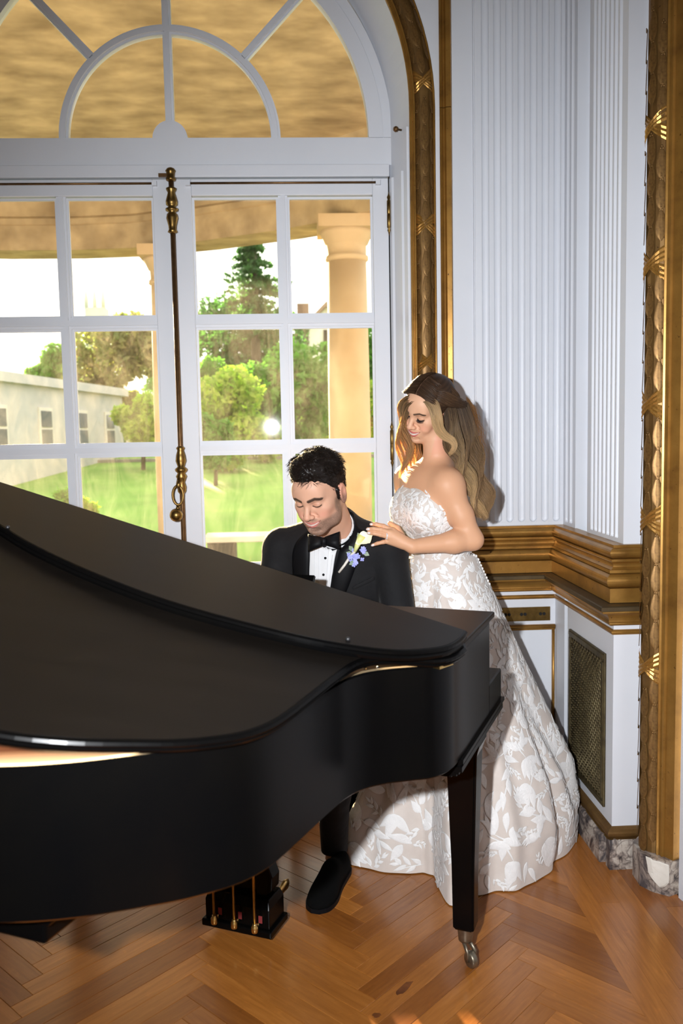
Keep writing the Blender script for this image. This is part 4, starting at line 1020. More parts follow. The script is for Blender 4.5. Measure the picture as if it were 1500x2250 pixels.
slab(-0.26, 0.258, 1.055, 1.32, 0.705, 0.748).build('leg_block', 'ebony', pn, bevel=0.004)
slab(-0.24, 0.236, 1.07, 1.30, 0.660, 0.706).build('leg_block', 'ebony', pn, bevel=0.006)
leg(-0.17, 1.12)
# pedal lyre
ly = MB()
P = [(0.082, 0.135), (0.105, 0.16), (0.108, 0.20), (0.085, 0.26), (0.062, 0.34), (0.058, 0.50), (0.075, 0.66), (0.045, 0.66), (0.032, 0.50), (0.036, 0.34), (0.055, 0.25), (0.060, 0.20), (0.05, 0.135)]
for s in (1, -1):
    m_ = MB(); poly = [(s * x + 0.006, z) for x, z in P]; n = len(poly); vv = [tuple(PT(x, 2.155, z)) for x, z in poly] + [tuple(PT(x, 2.205, z)) for x, z in poly]
    m_.add(vv, [tuple(range(n))[::-1], tuple(range(n, 2 * n))] + [(i, (i + 1) % n, n + (i + 1) % n, n + i) for i in range(n)]); m_.build('lyre_post', 'ebony', pn, bevel=0.003)
slab(-0.06, 0.07, 2.165, 2.195, 0.13, 0.52).build('lyre_panel', 'ebony', pn)
slab(-0.075, 0.085, 2.14, 2.22, 0.645, 0.665).build('lyre_block', 'ebony', pn)
slab(-0.112, 0.122, 2.120, 2.240, 0.030, 0.052).build('pedal_base', 'ebony', pn, bevel=0.004)
bx = MB(); a0, a1 = [(-0.103, 2.130), (0.113, 2.130), (0.113, 2.232), (-0.103, 2.232)], [(-0.096, 2.143), (0.106, 2.143), (0.106, 2.222), (-0.096, 2.222)]
L_ = [[tuple(PT(x, v, z)) for x, v in q] for q, z in ((a0, 0.052), (a0, 0.112), (a1, 0.138))]
bx.add(L_[0] + L_[1] + L_[2], [(i, (i + 1) % 4, 4 + (i + 1) % 4, 4 + i) for i in range(4)] + [(4 + i, 4 + (i + 1) % 4, 8 + (i + 1) % 4, 8 + i) for i in range(4)] + [(3, 2, 1, 0), (8, 9, 10, 11)])
bx.build('pedal_box', 'ebony', pn, bevel=0.003)
for k, du in enumerate((-0.064, 0.004, 0.072)):
    slab(du + 0.006, du + 0.018, 2.1285, 2.1305, 0.070, 0.092).build('pedal_slot', 'felt_red', pn)
    pd = MB(); pd.tube([PT(du + .004, 2.106, 0.062), PT(du + .004, 2.16, 0.064), PT(du + .004, 2.235, 0.070), PT(du + .004, 2.27, 0.084), PT(du + .004, 2.31, 0.090), PT(du + .004, 2.335, 0.085), PT(du + .004, 2.345, 0.080)],
               [0.007, 0.007, 0.008, 0.013, 0.019, 0.016, 0.006], 12, flat=0.45); pdo = pd.build('pedal', 'brass', pn)
    MB().lathe([(0.009, 0.052), (0.0105, .055), (0.0105, .070), (0.007, .074), (0.0075, .078), (0.005, .080)], tuple(PT(du + .004, 2.108, 0)), 14).build('rod_foot', 'brass', pdo)
    MB().tube([PT(du + .004, 2.108, 0.078), PT(du + .004, 2.108, 0.70)], 0.0043, 10).build('pedal_rod', 'brass', pn)
# ================================================================== sculpting with distance fields
import openvdb
def V3(p): return np.array([p[0], p[1], p[2]], dtype=np.float64)
class Frame:
    """local axes of a body part: columns l (person's left), f (forward), u (up)"""
    def __init__(s, c, l, f, u, sc=1.0):
        s.c = V3(c); s.R = np.stack([V3(l), V3(f), V3(u)], 1); s.sc = sc
    def w(s, p): return s.c + s.R @ (np.array(p, dtype=np.float64) * s.sc)
    def loc(s, P): return ((P - s.c) @ s.R) / s.sc
def axes(yaw, pit, rol):
    """yaw 0 faces the camera, 90 faces image left; pitch looks down; negative roll lowers the left side"""
    y, p, r = map(math.radians, (yaw, pit, rol))
    f = np.array([-math.sin(y) * math.cos(p), -math.cos(y) * math.cos(p), -math.sin(p)]); l0 = np.array([math.cos(y), -math.sin(y), 0.0])
    u0 = np.cross(f, l0); u0 = u0 if u0[2] > 0 else -u0
    return l0 * math.cos(r) + u0 * math.sin(r), f, -l0 * math.sin(r) + u0 * math.cos(r)
class Clay:
    """voxel block; the grid may be finer inside the box given as fine=((x0,x1),(y0,y1),(z0,z1)) than outside it"""
    def __init__(s, lo, hi, h, fine=None, hc=0.006):
        s.ax = []
        for i in range(3):
            if fine is None: s.ax.append(np.arange(lo[i], hi[i] + h, h).astype(np.float32))
            else:
                a, b_ = fine[i]; s.ax.append(np.concatenate([np.arange(a, lo[i] - hc, -hc)[:0:-1], np.arange(a, b_, h), np.arange(b_, hi[i] + hc, hc)]).astype(np.float32))
        s.n = np.array([len(a) for a in s.ax]); s.F = np.full(s.n, 0.2, dtype=np.float32)
    def put(s, fn, lo, hi, k=0.01, op='add'):
        m = k + 0.02
        a = np.array([np.searchsorted(s.ax[i], lo[i] - m) for i in range(3)]); b_ = np.array([np.searchsorted(s.ax[i], hi[i] + m) for i in range(3)])
        if np.any(b_ <= a): return
        sl = tuple(slice(int(a[i]), int(b_[i])) for i in range(3))
        X, Y, Z = np.meshgrid(s.ax[0][sl[0]], s.ax[1][sl[1]], s.ax[2][sl[2]], indexing='ij', sparse=True)
        d = fn(X, Y, Z).astype(np.float32); A = s.F[sl]
        if op == 'add':
            t = np.clip(0.5 + 0.5 * (d - A) / k, 0, 1); s.F[sl] = d + (A - d) * t - k * t * (1 - t)
        elif op == 'sub':
            t = np.clip(0.5 - 0.5 * (A + d) / k, 0, 1); s.F[sl] = A + (-d - A) * t + k * t * (1 - t)
    def cone(s, a, b_, ra, rb, k=0.01, op='add'):
        a = V3(a); b_ = V3(b_); ab = b_ - a; L2 = float(ab @ ab) + 1e-12; r = max(ra, rb)
        def fn(X, Y, Z):
            t = np.clip(((X - a[0]) * ab[0] + (Y - a[1]) * ab[1] + (Z - a[2]) * ab[2]) / L2, 0, 1)
            return np.sqrt((X - a[0] - ab[0] * t) ** 2 + (Y - a[1] - ab[1] * t) ** 2 + (Z - a[2] - ab[2] * t) ** 2) - (ra + (rb - ra) * t)
        s.put(fn, np.minimum(a, b_) - r, np.maximum(a, b_) + r, k, op)
    def ell(s, fr, c, rad, k=0.01, op='add', tilt=0.0):
        """ellipsoid in a local frame; tilt turns it about the local left-right axis"""
        c = np.array(c, float) * fr.sc; rad = np.array(rad, float) * fr.sc; W = fr.c + fr.R @ c; r = rad.max(); R = fr.R
        if tilt:
            ct, st = math.cos(tilt), math.sin(tilt); R = np.stack([R[:, 0], R[:, 1] * ct + R[:, 2] * st, -R[:, 1] * st + R[:, 2] * ct], 1)
        def fn(X, Y, Z):
            x, y, z = X - W[0], Y - W[1], Z - W[2]
            a = (x * R[0, 0] + y * R[1, 0] + z * R[2, 0]) / rad[0]; b_ = (x * R[0, 1] + y * R[1, 1] + z * R[2, 1]) / rad[1]; c_ = (x * R[0, 2] + y * R[1, 2] + z * R[2, 2]) / rad[2]
            k0 = np.sqrt(a * a + b_ * b_ + c_ * c_); k1 = np.sqrt((a / rad[0]) ** 2 + (b_ / rad[1]) ** 2 + (c_ / rad[2]) ** 2) + 1e-9
            return k0 * (k0 - 1) / k1
        s.put(fn, W - r, W + r, k, op)
    def lcone(s, fr, a, b_, ra, rb, k=0.01, op='add'): s.cone(fr.w(a), fr.w(b_), ra * fr.sc, rb * fr.sc, k, op)
    def cut(s, fn):
        """keep only where fn(X,Y,Z) < 0"""
        X, Y, Z = np.meshgrid(*s.ax, indexing='ij', sparse=True); s.F = np.maximum(s.F, fn(X, Y, Z).astype(np.float32))
    def mesh(s):
        g = openvdb.FloatGrid(0.2); g.copyFromArray(s.F)
        p, q = g.convertToQuads(0.0); p = np.asarray(p, float)
        return np.stack([np.interp(p[:, i], np.arange(s.n[i]), s.ax[i]) for i in range(3)], 1), np.asarray(q, int)
def raw_obj(name, P, Q, mat, parent, colors=None, smooth=True, origin=None):
    o0 = np.array(wloc(parent)) if parent is not None else np.array(origin)
    me = bpy.data.meshes.new(name); me.from_pydata((P - o0).tolist(), [], [tuple(int(i) for i in f) for f in Q])
    me.polygons.foreach_set('use_smooth', [smooth] * len(me.polygons))
    if colors is not None:
        at = me.color_attributes.new('Col', 'FLOAT_COLOR', 'POINT'); at.data.foreach_set('color', np.concatenate([colors, np.ones((len(colors), 1))], 1).astype(np.float32).ravel())
    me.materials.append(MATS[mat]); o = bpy.data.objects.new(name, me); COL.objects.link(o)
    if parent is not None: o.parent = parent
    else: o.location = origin
    return o
def fix_normals(o):
    bm = bmesh.new(); bm.from_mesh(o.data); bmesh.ops.recalc_face_normals(bm, faces=bm.faces); bm.to_mesh(o.data); bm.free()
MW = 0.0305
def mouth_z(x): return -0.0640 + 0.0105 * (np.abs(x) / MW) ** 2
def head_clay(C_, fr, male):
    """skull, face and ears; eyes cast down with closed lids, smiling mouth"""
    E, K = C_.ell, C_.lcone; s = fr.sc
    E(fr, (0, -0.014, 0.030), (0.074, 0.096, 0.086), 0.02)
    E(fr, (0, 0.020, -0.028), (0.057 if male else 0.060, 0.064, 0.082), 0.03 * s)
    E(fr, (0, 0.030, -0.070), (0.056 if male else 0.046, 0.048, 0.038), 0.028 * s)
    E(fr, (0, 0.066, -0.098), (0.027 if male else 0.017, 0.019, 0.016), 0.022 * s)
    for x in (-1, 1):
        E(fr, (x * (0.039 if male else 0.043), 0.052, -0.022), (0.020, 0.022, 0.016), 0.022 * s)                # cheekbone
        E(fr, (x * (0.031 if male else 0.035), 0.064, -0.045), ((0.015 if male else 0.018), 0.016, 0.015), 0.018 * s)               # smiling cheek
        if male: E(fr, (x * 0.047, 0.014, -0.078), (0.010, 0.022, 0.018), 0.022 * s)      # jaw corner
    K(fr, (-0.036, 0.068, 0.019), (0, 0.080, 0.015), 0.010, 0.010, 0.016 * s); K(fr, (0.036, 0.068, 0.019), (0, 0.080, 0.015), 0.010, 0.010, 0.016 * s)
    E(fr, (0, 0.060, 0.042), (0.046, 0.026, 0.030), 0.03 * s)                             # forehead
    for x in (-1, 1):
        E(fr, (x * 0.030, 0.092, -0.001), (0.017, 0.014, 0.011), 0.010 * s, 'sub')
        E(fr, (x * 0.030, 0.0705, -0.002), (0.0145, 0.0135, 0.0120), 0.004 * s)           # closed lid over the eyeball
        K(fr, (x * 0.017, 0.078, 0.0165), (x * 0.043, 0.066, 0.0175), 0.0045, 0.0035, 0.006 * s)
    K(fr, (0, 0.079, 0.010), (0, 0.1035, -0.031), 0.0075, 0.0095, 0.010 * s)
    E(fr, (0, 0.104, -0.034), (0.0098, 0.0100, 0.0085), 0.006 * s)
    for x in (-1, 1):
        E(fr, (x * 0.0115, 0.0935, -0.037), (0.0068, 0.0092, 0.0068), 0.006 * s)
        E(fr, (x * 0.0062, 0.098, -0.0455), (0.0034, 0.0042, 0.0035), 0.003 * s, 'sub')
    E(fr, (0, 0.072, -0.064), (0.029, 0.018, 0.022), 0.016 * s)                           # muzzle
    for x in (-1, 1):                                                                     # lips in a smile
        A_ = [0, .3, .6, .85, 1.0]
        up = [(x * MW * a, 0.0895 - 0.0165 * a * a, mouth_z(x * MW * a) + 0.0030 * (1 - a * a)) for a in A_]
        gap_ = 0.0038 if male else 0.0062
        dn = [(x * MW * a, 0.0880 - 0.0150 * a * a, mouth_z(x * MW * a) - (gap_ + 0.0040) * (1 - a * a)) for a in A_]
        for i in range(4):
            K(fr, up[i], up[i + 1], 0.0036 * (1 - .5 * A_[i]), 0.0036 * (1 - .5 * A_[i + 1]), 0.003 * s)
            K(fr, dn[i], dn[i + 1], 0.0046 * (1 - .6 * A_[i]), 0.0046 * (1 - .6 * A_[i + 1]), 0.003 * s)
        K(fr, (x * (MW + .003), 0.070, -0.052), (x * 0.017, 0.086, -0.030), 0.0020, 0.0016, 0.009 * s, 'sub')   # smile fold
    E(fr, (0, 0.078, -0.0855), (0.018, 0.010, 0.006), 0.010 * s, 'sub')
    for x in (-1, 1):                                                                     # ears
        E(fr, (x * (0.0790 if male else 0.0745), -0.008, -0.008), (0.0075, 0.0200, 0.0330), 0.006 * s, tilt=0.15)
        E(fr, (x * (0.0860 if male else 0.0810), -0.003, -0.004), (0.0055, 0.0110, 0.0190), 0.004 * s, 'sub', tilt=0.15)
def sst(a, b_, x): t = np.clip((x - a) / (b_ - a), 0, 1); return t * t * (3 - 2 * t)
def seg_d(P, a, b_):
    a = np.array(a); ab = np.array(b_) - a; t = np.clip(((P - a) @ ab) / (ab @ ab), 0, 1); return np.linalg.norm(P - a - t[:, None] * ab, axis=1)
def face_colors(P, fr, skin, lip, brow, blush, stubble=None, teeth=True, lashes=0.0016):
    L = fr.loc(P); n = len(P); col = np.tile(np.array(skin), (n, 1)); front = sst(0.02, 0.05, L[:, 1])
    def mixin(c, m): nonlocal col; col = col * (1 - m[:, None]) + np.array(c) * m[:, None]
    for x in (-1, 1):
        mixin(blush, 0.55 * np.exp(-(((L[:, 0] - x * 0.043) / 0.020) ** 2 + ((L[:, 2] + 0.034) / 0.016) ** 2)) * front)
    mixin(blush, 0.35 * np.exp(-(((L[:, 0]) / 0.010) ** 2 + ((L[:, 2] + 0.036) / 0.012) ** 2)) * front)
    for x in (-1, 1): mixin(blush, 0.5 * sst(0.066, 0.074, L[:, 0] * x))
    if stubble is not None:
        m = sst(-0.046, -0.060, L[:, 2]) * sst(-0.135, -0.112, L[:, 2]) * sst(-0.015, 0.012, L[:, 1])
        side = sst(0.044, 0.056, np.abs(L[:, 0])) * sst(0.0, -0.02, L[:, 2]) * sst(0.035, 0.02, L[:, 1]) * sst(-0.03, -0.005, L[:, 1]) * sst(-0.135, -0.112, L[:, 2])
        must = np.exp(-((np.abs(L[:, 0]) / 0.024) ** 4 + ((L[:, 2] + 0.050) / 0.0055) ** 2)) * front
        rs = np.random.RandomState(1); mixin(stubble, np.clip(np.maximum(np.maximum(m, side), must), 0, 1) * (0.48 + 0.36 * rs.rand(n)))
    ax_ = np.abs(L[:, 0]) / MW; q_ = np.clip(1 - ax_ ** 2, 0, 1); zm = mouth_z(L[:, 0]); dz = L[:, 2] - zm; fm = (ax_ < 1.02) * (L[:, 1] > 0.055); gap_ = (0.0062 if teeth else 0.0038) * q_; e_ = 0.0008
    mixin(lip, sst(-e_, e_, dz) * sst(0.0064 * q_ + .0008 + e_, 0.0064 * q_ + .0008 - e_, dz) * fm)
    mixin(lip, sst(-gap_ + e_, -gap_ - e_, dz) * sst(-gap_ - 0.0082 * q_ - .0008 - e_, -gap_ - 0.0082 * q_ - .0008 + e_, dz) * fm)
    mixin((0.74, 0.70, 0.62), sst(e_, -e_, dz) * sst(-gap_ - e_, -gap_ + e_, dz) * fm * (ax_ < 0.86))
    mixin((0.10, 0.03, 0.025), sst(0.0016, 0.0004, np.abs(dz + gap_ * .5)) * fm * (ax_ >= 0.86))
    L2 = L * np.array([1, 0, 1])
    for x in (-1, 1):
        bd = np.minimum(seg_d(L2, (x * 0.013, 0, 0.0170), (x * 0.032, 0, 0.0225)), seg_d(L2, (x * 0.032, 0, 0.0225), (x * 0.047, 0, 0.0175)))
        mixin(brow, 0.95 * sst(0.0046 + 0.0014 * (stubble is not None), 0.0026 + .0012 * (stubble is not None), bd) * front)
        e = L - np.array([x * 0.030, 0.0705, -0.002]); zz = -0.0052 + 18.0 * e[:, 0] ** 2
        mixin((0.02, 0.013, 0.010), 0.95 * sst(0.0026 + lashes, 0.0012 + lashes * .5, np.abs(e[:, 2] - zz)) * sst(0.0155, 0.0135, np.abs(e[:, 0])) * front)
        mixin((skin[0] * .72, skin[1] * .60, skin[2] * .56), 0.5 * sst(0.006, 0.001, np.abs(e[:, 2] - 0.004)) * sst(0.016, 0.012, np.abs(e[:, 0])) * front)
    return col
def finger(C_, pts, r0, r1, k=0.006):
    pts = [V3(p) for p in pts]; n = len(pts) - 1
    for i in range(n): C_.cone(pts[i], pts[i + 1], r0 + (r1 - r0) * i / n, r0 + (r1 - r0) * (i + 1) / n, k if i == 0 else 0.003)
def bez(pts, n):
    return [tuple(p) for p in crom(pts, n)]
# skin with a little light scattered under it, coloured per vertex
def skin_mat(name, rough):
    m, nt, b, out = new_mat(name); at = N(nt, 'VertexColor', layer_name='Col'); nt.links.new(at.outputs[0], b.inputs['Base Color'])
    b.inputs['Roughness'].default_value = rough; b.inputs['Specular IOR Level'].default_value = 0.35; b.inputs['Subsurface Weight'].default_value = 0.12; b.inputs['Subsurface Radius'].default_value = (0.012, 0.005, 0.003); b.inputs['Subsurface Scale'].default_value = 0.6
    bump(nt, b, noise(nt, coords(nt), 420), 0.05, 0.0006)
skin_mat('skin_fair', 0.52); skin_mat('skin_man', 0.50)
def hair_mat(name, rough, tf=0.55):
    m, nt, b, out = new_mat(name); at = N(nt, 'VertexColor', layer_name='Col'); nt.links.new(at.outputs[0], b.inputs['Base Color'])
    b.inputs['Roughness'].default_value = rough; b.inputs['Specular IOR Level'].default_value = 0.45
    tl = N(nt, 'BsdfTranslucent'); nt.links.new(at.outputs[0], tl.inputs[0]); mx = N(nt, 'MixShader'); mx.inputs[0].default_value = tf
    nt.links.new(b.outputs[0], mx.inputs[1]); nt.links.new(tl.outputs[0], mx.inputs[2]); nt.links.new(mx.outputs[0], out.inputs[0])
hair_mat('hair', 0.38, 0.4); hair_mat('hair_backlit', 0.38, 0.85)  # second copy is more translucent, to give strands a backlit glow
def strands(name, parent, guides, mat='hair', seed=1, nseg=26, sides=3):
    """guides: dict(a=[points], b=[points], n, r, c0, c1, wave, jit): strands fill the ribbon between curves a and b, thickness t"""
    rs = np.random.RandomState(seed); PV = []; PQ = []; PC = []; off = 0
    for g in guides:
        A = np.array([tuple(p) for p in crom(g['a'], 8)]); B = np.array([tuple(p) for p in crom(g['b'], 8)])
        def resamp(Q):
            d = np.r_[0, np.cumsum(np.linalg.norm(np.diff(Q, axis=0), axis=1))]; d /= d[-1]; t = np.linspace(0, 1, nseg); return np.stack([np.interp(t, d, Q[:, i]) for i in range(3)], 1)
        A = resamp(A); B = resamp(B); t = np.linspace(0, 1, nseg)
        side = B - A; tang = np.gradient((A + B) / 2, axis=0); nrm = np.cross(side, tang); nrm /= np.linalg.norm(nrm, axis=1)[:, None] + 1e-9
        for i in range(g['n']):
            q = rs.rand(); ph = g.get('phase', 0.0) + rs.normal() * 0.22 + round(q * g.get('locks', 5)) * 0.85
            w = g.get('wave', 0.0) * sst(0.1, 0.5, t); fr_ = g.get('freq', 2.2)
            lock = (round(q * g.get('locks', 5)) + 0.5 * rs.normal() * 0.4) / g.get('locks', 5)
            qq = q * (1 - 0.45 * sst(0.2, 1.0, t)) + lock * 0.45 * sst(0.2, 1.0, t) if g.get('clump', True) else np.full(nseg, q)
            c = A + side * np.clip(qq, -0.05, 1.05)[:, None]
            th = g.get('t', 0.02) * (rs.rand() - 0.15) * np.sin(np.clip(t * 1.1 + 0.12, 0, 1) * PI) ** 0.5
            c = c + nrm * th[:, None]
            sd = side / (np.linalg.norm(side, axis=1)[:, None] + 1e-9)
            c = c + sd * (w * np.sin(2 * PI * fr_ * t + ph))[:, None] + nrm * (0.8 * w * np.cos(2 * PI * fr_ * t + ph))[:, None]
            c = c + np.cumsum(rs.normal(size=(nseg, 3)) * g.get('jit', 0.0005), axis=0)
            cut_ = rs.uniform(0.86, 1.0); c = np.stack([np.interp(np.linspace(0, cut_, nseg), t, c[:, k]) for k in range(3)], 1)
            r = g['r'] * (0.6 + 0.7 * rs.rand()) * (1 - 0.75 * t ** 3)
            tg = np.gradient(c, axis=0); tg /= np.linalg.norm(tg, axis=1)[:, None] + 1e-9
            ref = np.array([0.3, -0.8, 0.5]); n1 = np.cross(tg, ref); n1 /= np.linalg.norm(n1, axis=1)[:, None] + 1e-9; n2 = np.cross(tg, n1)
            ring = np.stack([c + (n1 * math.cos(2 * PI * k / sides) + n2 * math.sin(2 * PI * k / sides)) * r[:, None] for k in range(sides)], 1)
            PV.append(ring.reshape(-1, 3)); v = rs.uniform(0.72, 1.22)
            c0 = np.array(g['c0']); c1 = np.array(g['c1']); mixv = np.clip(t * g.get('cs', 1.0) + rs.normal() * 0.14, 0, 1)[:, None]; cc = (c0 * (1 - mixv) + c1 * mixv) * v
            PC.append(np.repeat(cc, sides, 0))
            idx = off + np.arange(nseg * sides).reshape(nseg, sides)
            for k in range(sides):
                PQ.append(np.stack([idx[:-1, k], idx[:-1, (k + 1) % sides], idx[1:, (k + 1) % sides], idx[1:, k]], 1))
            off += nseg * sides
    return raw_obj(name, np.concatenate(PV), np.concatenate(PQ), mat, parent, np.clip(np.concatenate(PC), 0, 1))
# ================================================================== the bride
BL, BF, BU = axes(52, 22, -20)
BH = Frame(P_at(940, 897, 2.945), BL, BF, BU, 0.95)
bl_, bf_, bu_ = axes(64, 0, 0)
BC = P_at(946, 1110, 2.985)
BT = Frame(BC, bl_, bf_, bu_)
bride = tag(empty('person', (0.50, 3.0, 0)), 'woman in a strapless white lace wedding gown leaning over the seated man', 'person')
SL_, SR_ = P_at(982, 1066, 2.875), P_at(897, 1050, 3.12)
EL_, WL_ = P_at(1038, 1186, 2.85), P_at(906, 1201, 2.815)
cl = Clay((0.16, 2.70, 1.04), (0.74, 3.26, 1.75), 0.0021)
NB = P_at(962, 1040, 2.99); NT = P_at(957, 965, 2.96)
cl.ell(BT, (0, 0, 0.0), (0.128, 0.092, 0.155), 0.03)                      # rib cage
cl.ell(BT, (0, -0.012, 0.075), (0.145, 0.075, 0.075), 0.05)               # shoulder girdle
cl.cone(SL_, SR_, 0.040, 0.040, 0.05)
cl.cone(V3(NB) + np.array([0, 0, -.03]), NT, 0.052, 0.045, 0.03)          # neck
cl.cone(V3(NB) + np.array([0, 0, 0.02]), SL_, 0.030, 0.036, 0.045); cl.cone(V3(NB) + np.array([0, 0, 0.02]), SR_, 0.030, 0.036, 0.045)
for x in (-1, 1): cl.ell(BT, (x * 0.055, 0.060, -0.02), (0.062, 0.056, 0.064), 0.05)
torso_only = cl.F.copy()
cl.cone(SL_, V3(SL_) * 0.45 + V3(EL_) * 0.55, 0.046, 0.040, 0.03); cl.cone(V3(SL_) * 0.45 + V3(EL_) * 0.55, EL_, 0.040, 0.034, 0.02)
FM = V3(EL_) * 0.68 + V3(WL_) * 0.32
cl.cone(EL_, FM, 0.034, 0.037, 0.02); cl.cone(FM, WL_, 0.036, 0.0235, 0.02)
ER_ = P_at(880, 1150, 3.16); cl.cone(SR_, ER_, 0.044, 0.034, 0.03); cl.cone(ER_, P_at(905, 1235, 3.02), 0.034, 0.024, 0.02)   # far arm, down in front
# left hand on the groom's shoulder: back of the hand to the camera, ring finger second from below
HY = 2.815
MC = {'i': P_at(862, 1165, HY + .012), 'm': P_at(858, 1171, HY), 'r': P_at(855, 1180, HY), 'p': P_at(857, 1189, HY + .008)}
for q in MC.values(): cl.cone(WL_, q, 0.0165, 0.0105, 0.012)
cl.cone(V3(WL_) * .5 + V3(MC['p']) * .5, MC['p'], 0.014, 0.010, 0.012)
finger(cl, [MC['i'], P_at(842, 1156, HY + .012), P_at(826, 1152, HY + .018), P_at(815, 1152, HY + .026)], 0.0088, 0.0058)
finger(cl, [MC['m'], P_at(836, 1164, HY - .004), P_at(820, 1162, HY), P_at(808, 1162.5, HY + .008)], 0.0092, 0.0060)
finger(cl, [MC['r'], P_at(836, 1175, HY - .006), P_at(821, 1172, HY - .002), P_at(809, 1171, HY + .006)], 0.0086, 0.0058)
finger(cl, [MC['p'], P_at(842, 1191, HY), P_at(829, 1194, HY), P_at(818, 1198, HY + .004)], 0.0080, 0.0052)
finger(cl, [V3(WL_) + np.array([-.02, .012, .012]), P_at(872, 1160, HY + .045), P_at(856, 1150, HY + .06)], 0.012, 0.0080, 0.012)
head_clay(cl, BH, False)
BP, BQ = cl.mesh()
SKIN = np.array((0.66, 0.375, 0.235))
bc = face_colors(BP, BH, SKIN, (0.50, 0.12, 0.11), (0.055, 0.032, 0.020), (0.72, 0.30, 0.20))
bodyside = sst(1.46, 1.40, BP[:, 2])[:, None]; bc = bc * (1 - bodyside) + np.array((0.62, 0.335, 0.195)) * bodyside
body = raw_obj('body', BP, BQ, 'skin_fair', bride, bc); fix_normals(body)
# nails and ring
plain('nail', (0.85, 0.72, 0.68), None, 5, 0.15); plain('silver', (0.85, 0.85, 0.87), None, 10, 0.3, 0.4); plain('pearl', (0.85, 0.82, 0.78), None, 5, 0.15)
for a, b_, r in ((P_at(818, 1152, HY + .020), P_at(812, 1151.5, HY + .024), .0052), (P_at(812, 1162, HY), P_at(804, 1163, HY + .004), .0056), (P_at(813, 1171, HY - .002), P_at(805.5, 1171, HY + .003), .0054), (P_at(822, 1196.5, HY - .003), P_at(815, 1199, HY), .0048)):
    a, b_ = Vector(a), Vector(b_); up = Vector((0, -0.0028, 0)); MB().tube([a + up, (a + b_) / 2 + up, b_ + up], [r * .7, r * .85, r * .45], 8, flat=0.7).build('fingernail', 'nail', bride)
rc = (Vector(P_at(849, 1177.5, HY - .002))); rd = (Vector(P_at(836, 1175, HY - .006)) - Vector(MC['r'])).normalized()
q = Vector((0, 0, 1)).rotation_difference(rd); mb = MB()
mb.tube([rc + q @ Vector((math.cos(t) * .0098, math.sin(t) * .0098, 0)) for t in [i * 2 * PI / 20 for i in range(21)]], 0.0016, 6)
for t in range(7):
    a = -PI / 2 + (t - 3) * 0.33; mb.lathe([(.0006, 0), (.0022, .0012), (.0012, .003)], tuple(rc + Vector((0, -0.0098, 0)) + Vector((0, 0, 1)) * (t - 3) * .0030), 6, (0, -1, 0))
mb.build('ring', 'silver', bride)
ea = BH.w((0.079, -0.002, -0.038)); MB().lathe([(.001, -.006), (.0045, -.003), (.0055, .001), (.0035, .005), (.001, .007)], tuple(ea), 12).build('earring', 'pearl', bride)
# eyelashes
mb = MB()
for x in (-1, 1):
    for i in range(15):
        e = -0.013 + 0.026 * i / 14; b0 = BH.w((x * 0.030 + e, 0.0705 + math.sqrt(max(1e-6, 0.0135 ** 2 - (e * .9) ** 2)) - .001, -0.0068 + 18 * e * e)); b1 = BH.w((x * 0.030 + e * 1.25, 0.0705 + 0.0215 - 30 * e * e, -0.0128 + 14 * e * e)); mb.tube([b0, b1], [.0011, .0003], 4)
tag(mb.build('eyelashes', 'rubber', bride), kind='stuff')

# ---- gown
m, nt, b, out = new_mat('gown_tulle'); v = coords(nt)
f = noise(nt, v, 14, 5); r = ramp(nt, f, [(0.3, (0.57, 0.50, 0.45)), (0.7, (0.63, 0.565, 0.515))]); nt.links.new(r.outputs[0], b.inputs['Base Color']); b.inputs['Roughness'].default_value = 0.75
b.inputs['Sheen Weight'].default_value = 0.3; bump(nt, b, noise(nt, v, 600), 0.25, 0.001)
m, nt, b, out = new_mat('gown_lace'); v = coords(nt)
f = noise(nt, v, 40, 5); r = ramp(nt, f, [(0.3, (0.72, 0.71, 0.70)), (0.7, (0.78, 0.77, 0.76))]); nt.links.new(r.outputs[0], b.inputs['Base Color']); b.inputs['Roughness'].default_value = 0.8
wv = N(nt, 'TexNoise'); wv.inputs['Scale'].default_value = 190; nt.links.new(v, wv.inputs['Vector']); bump(nt, b, wv.outputs['Fac'], 0.5, 0.002)


# bodice: torso grown by a few millimetres, cut along a sweetheart neckline, nipped in at the waist
dress_c = Clay((0.22, 2.78, 1.00), (0.74, 3.24, 1.42), 0.003)
dress_c.ell(BT, (0, 0, 0.0), (0.131, 0.095, 0.157), 0.03)
for x in (-1, 1): dress_c.ell(BT, (x * 0.055, 0.062, -0.02), (0.068, 0.060, 0.070), 0.05)
WC = P_at(967, 1218, 3.0)
WF = Frame(WC, bl_, bf_, bu_)
dress_c.ell(WF, (0, 0, 0.0), (0.112, 0.100, 0.12), 0.06)
nF = V3(bf_); cF = BT.c
def neckline(X, Y, Z):
    fwd = (X - cF[0]) * nF[0] + (Y - cF[1]) * nF[1]; sd = (X - cF[0]) * bl_[0] + (Y - cF[1]) * bl_[1]
    top = 1.262 + 0.055 * np.clip(fwd / 0.09, -0.6, 1.0) + 0.012 * np.cos(np.clip(np.abs(sd) / 0.06 - 1, -1, 1) * PI / 2) * (fwd > 0)
    return Z - top
dress_c.cut(neckline); dress_c.cut(lambda X, Y, Z: (1.045 - Z) + 0 * X + 0 * Y)
DP, DQ = dress_c.mesh()
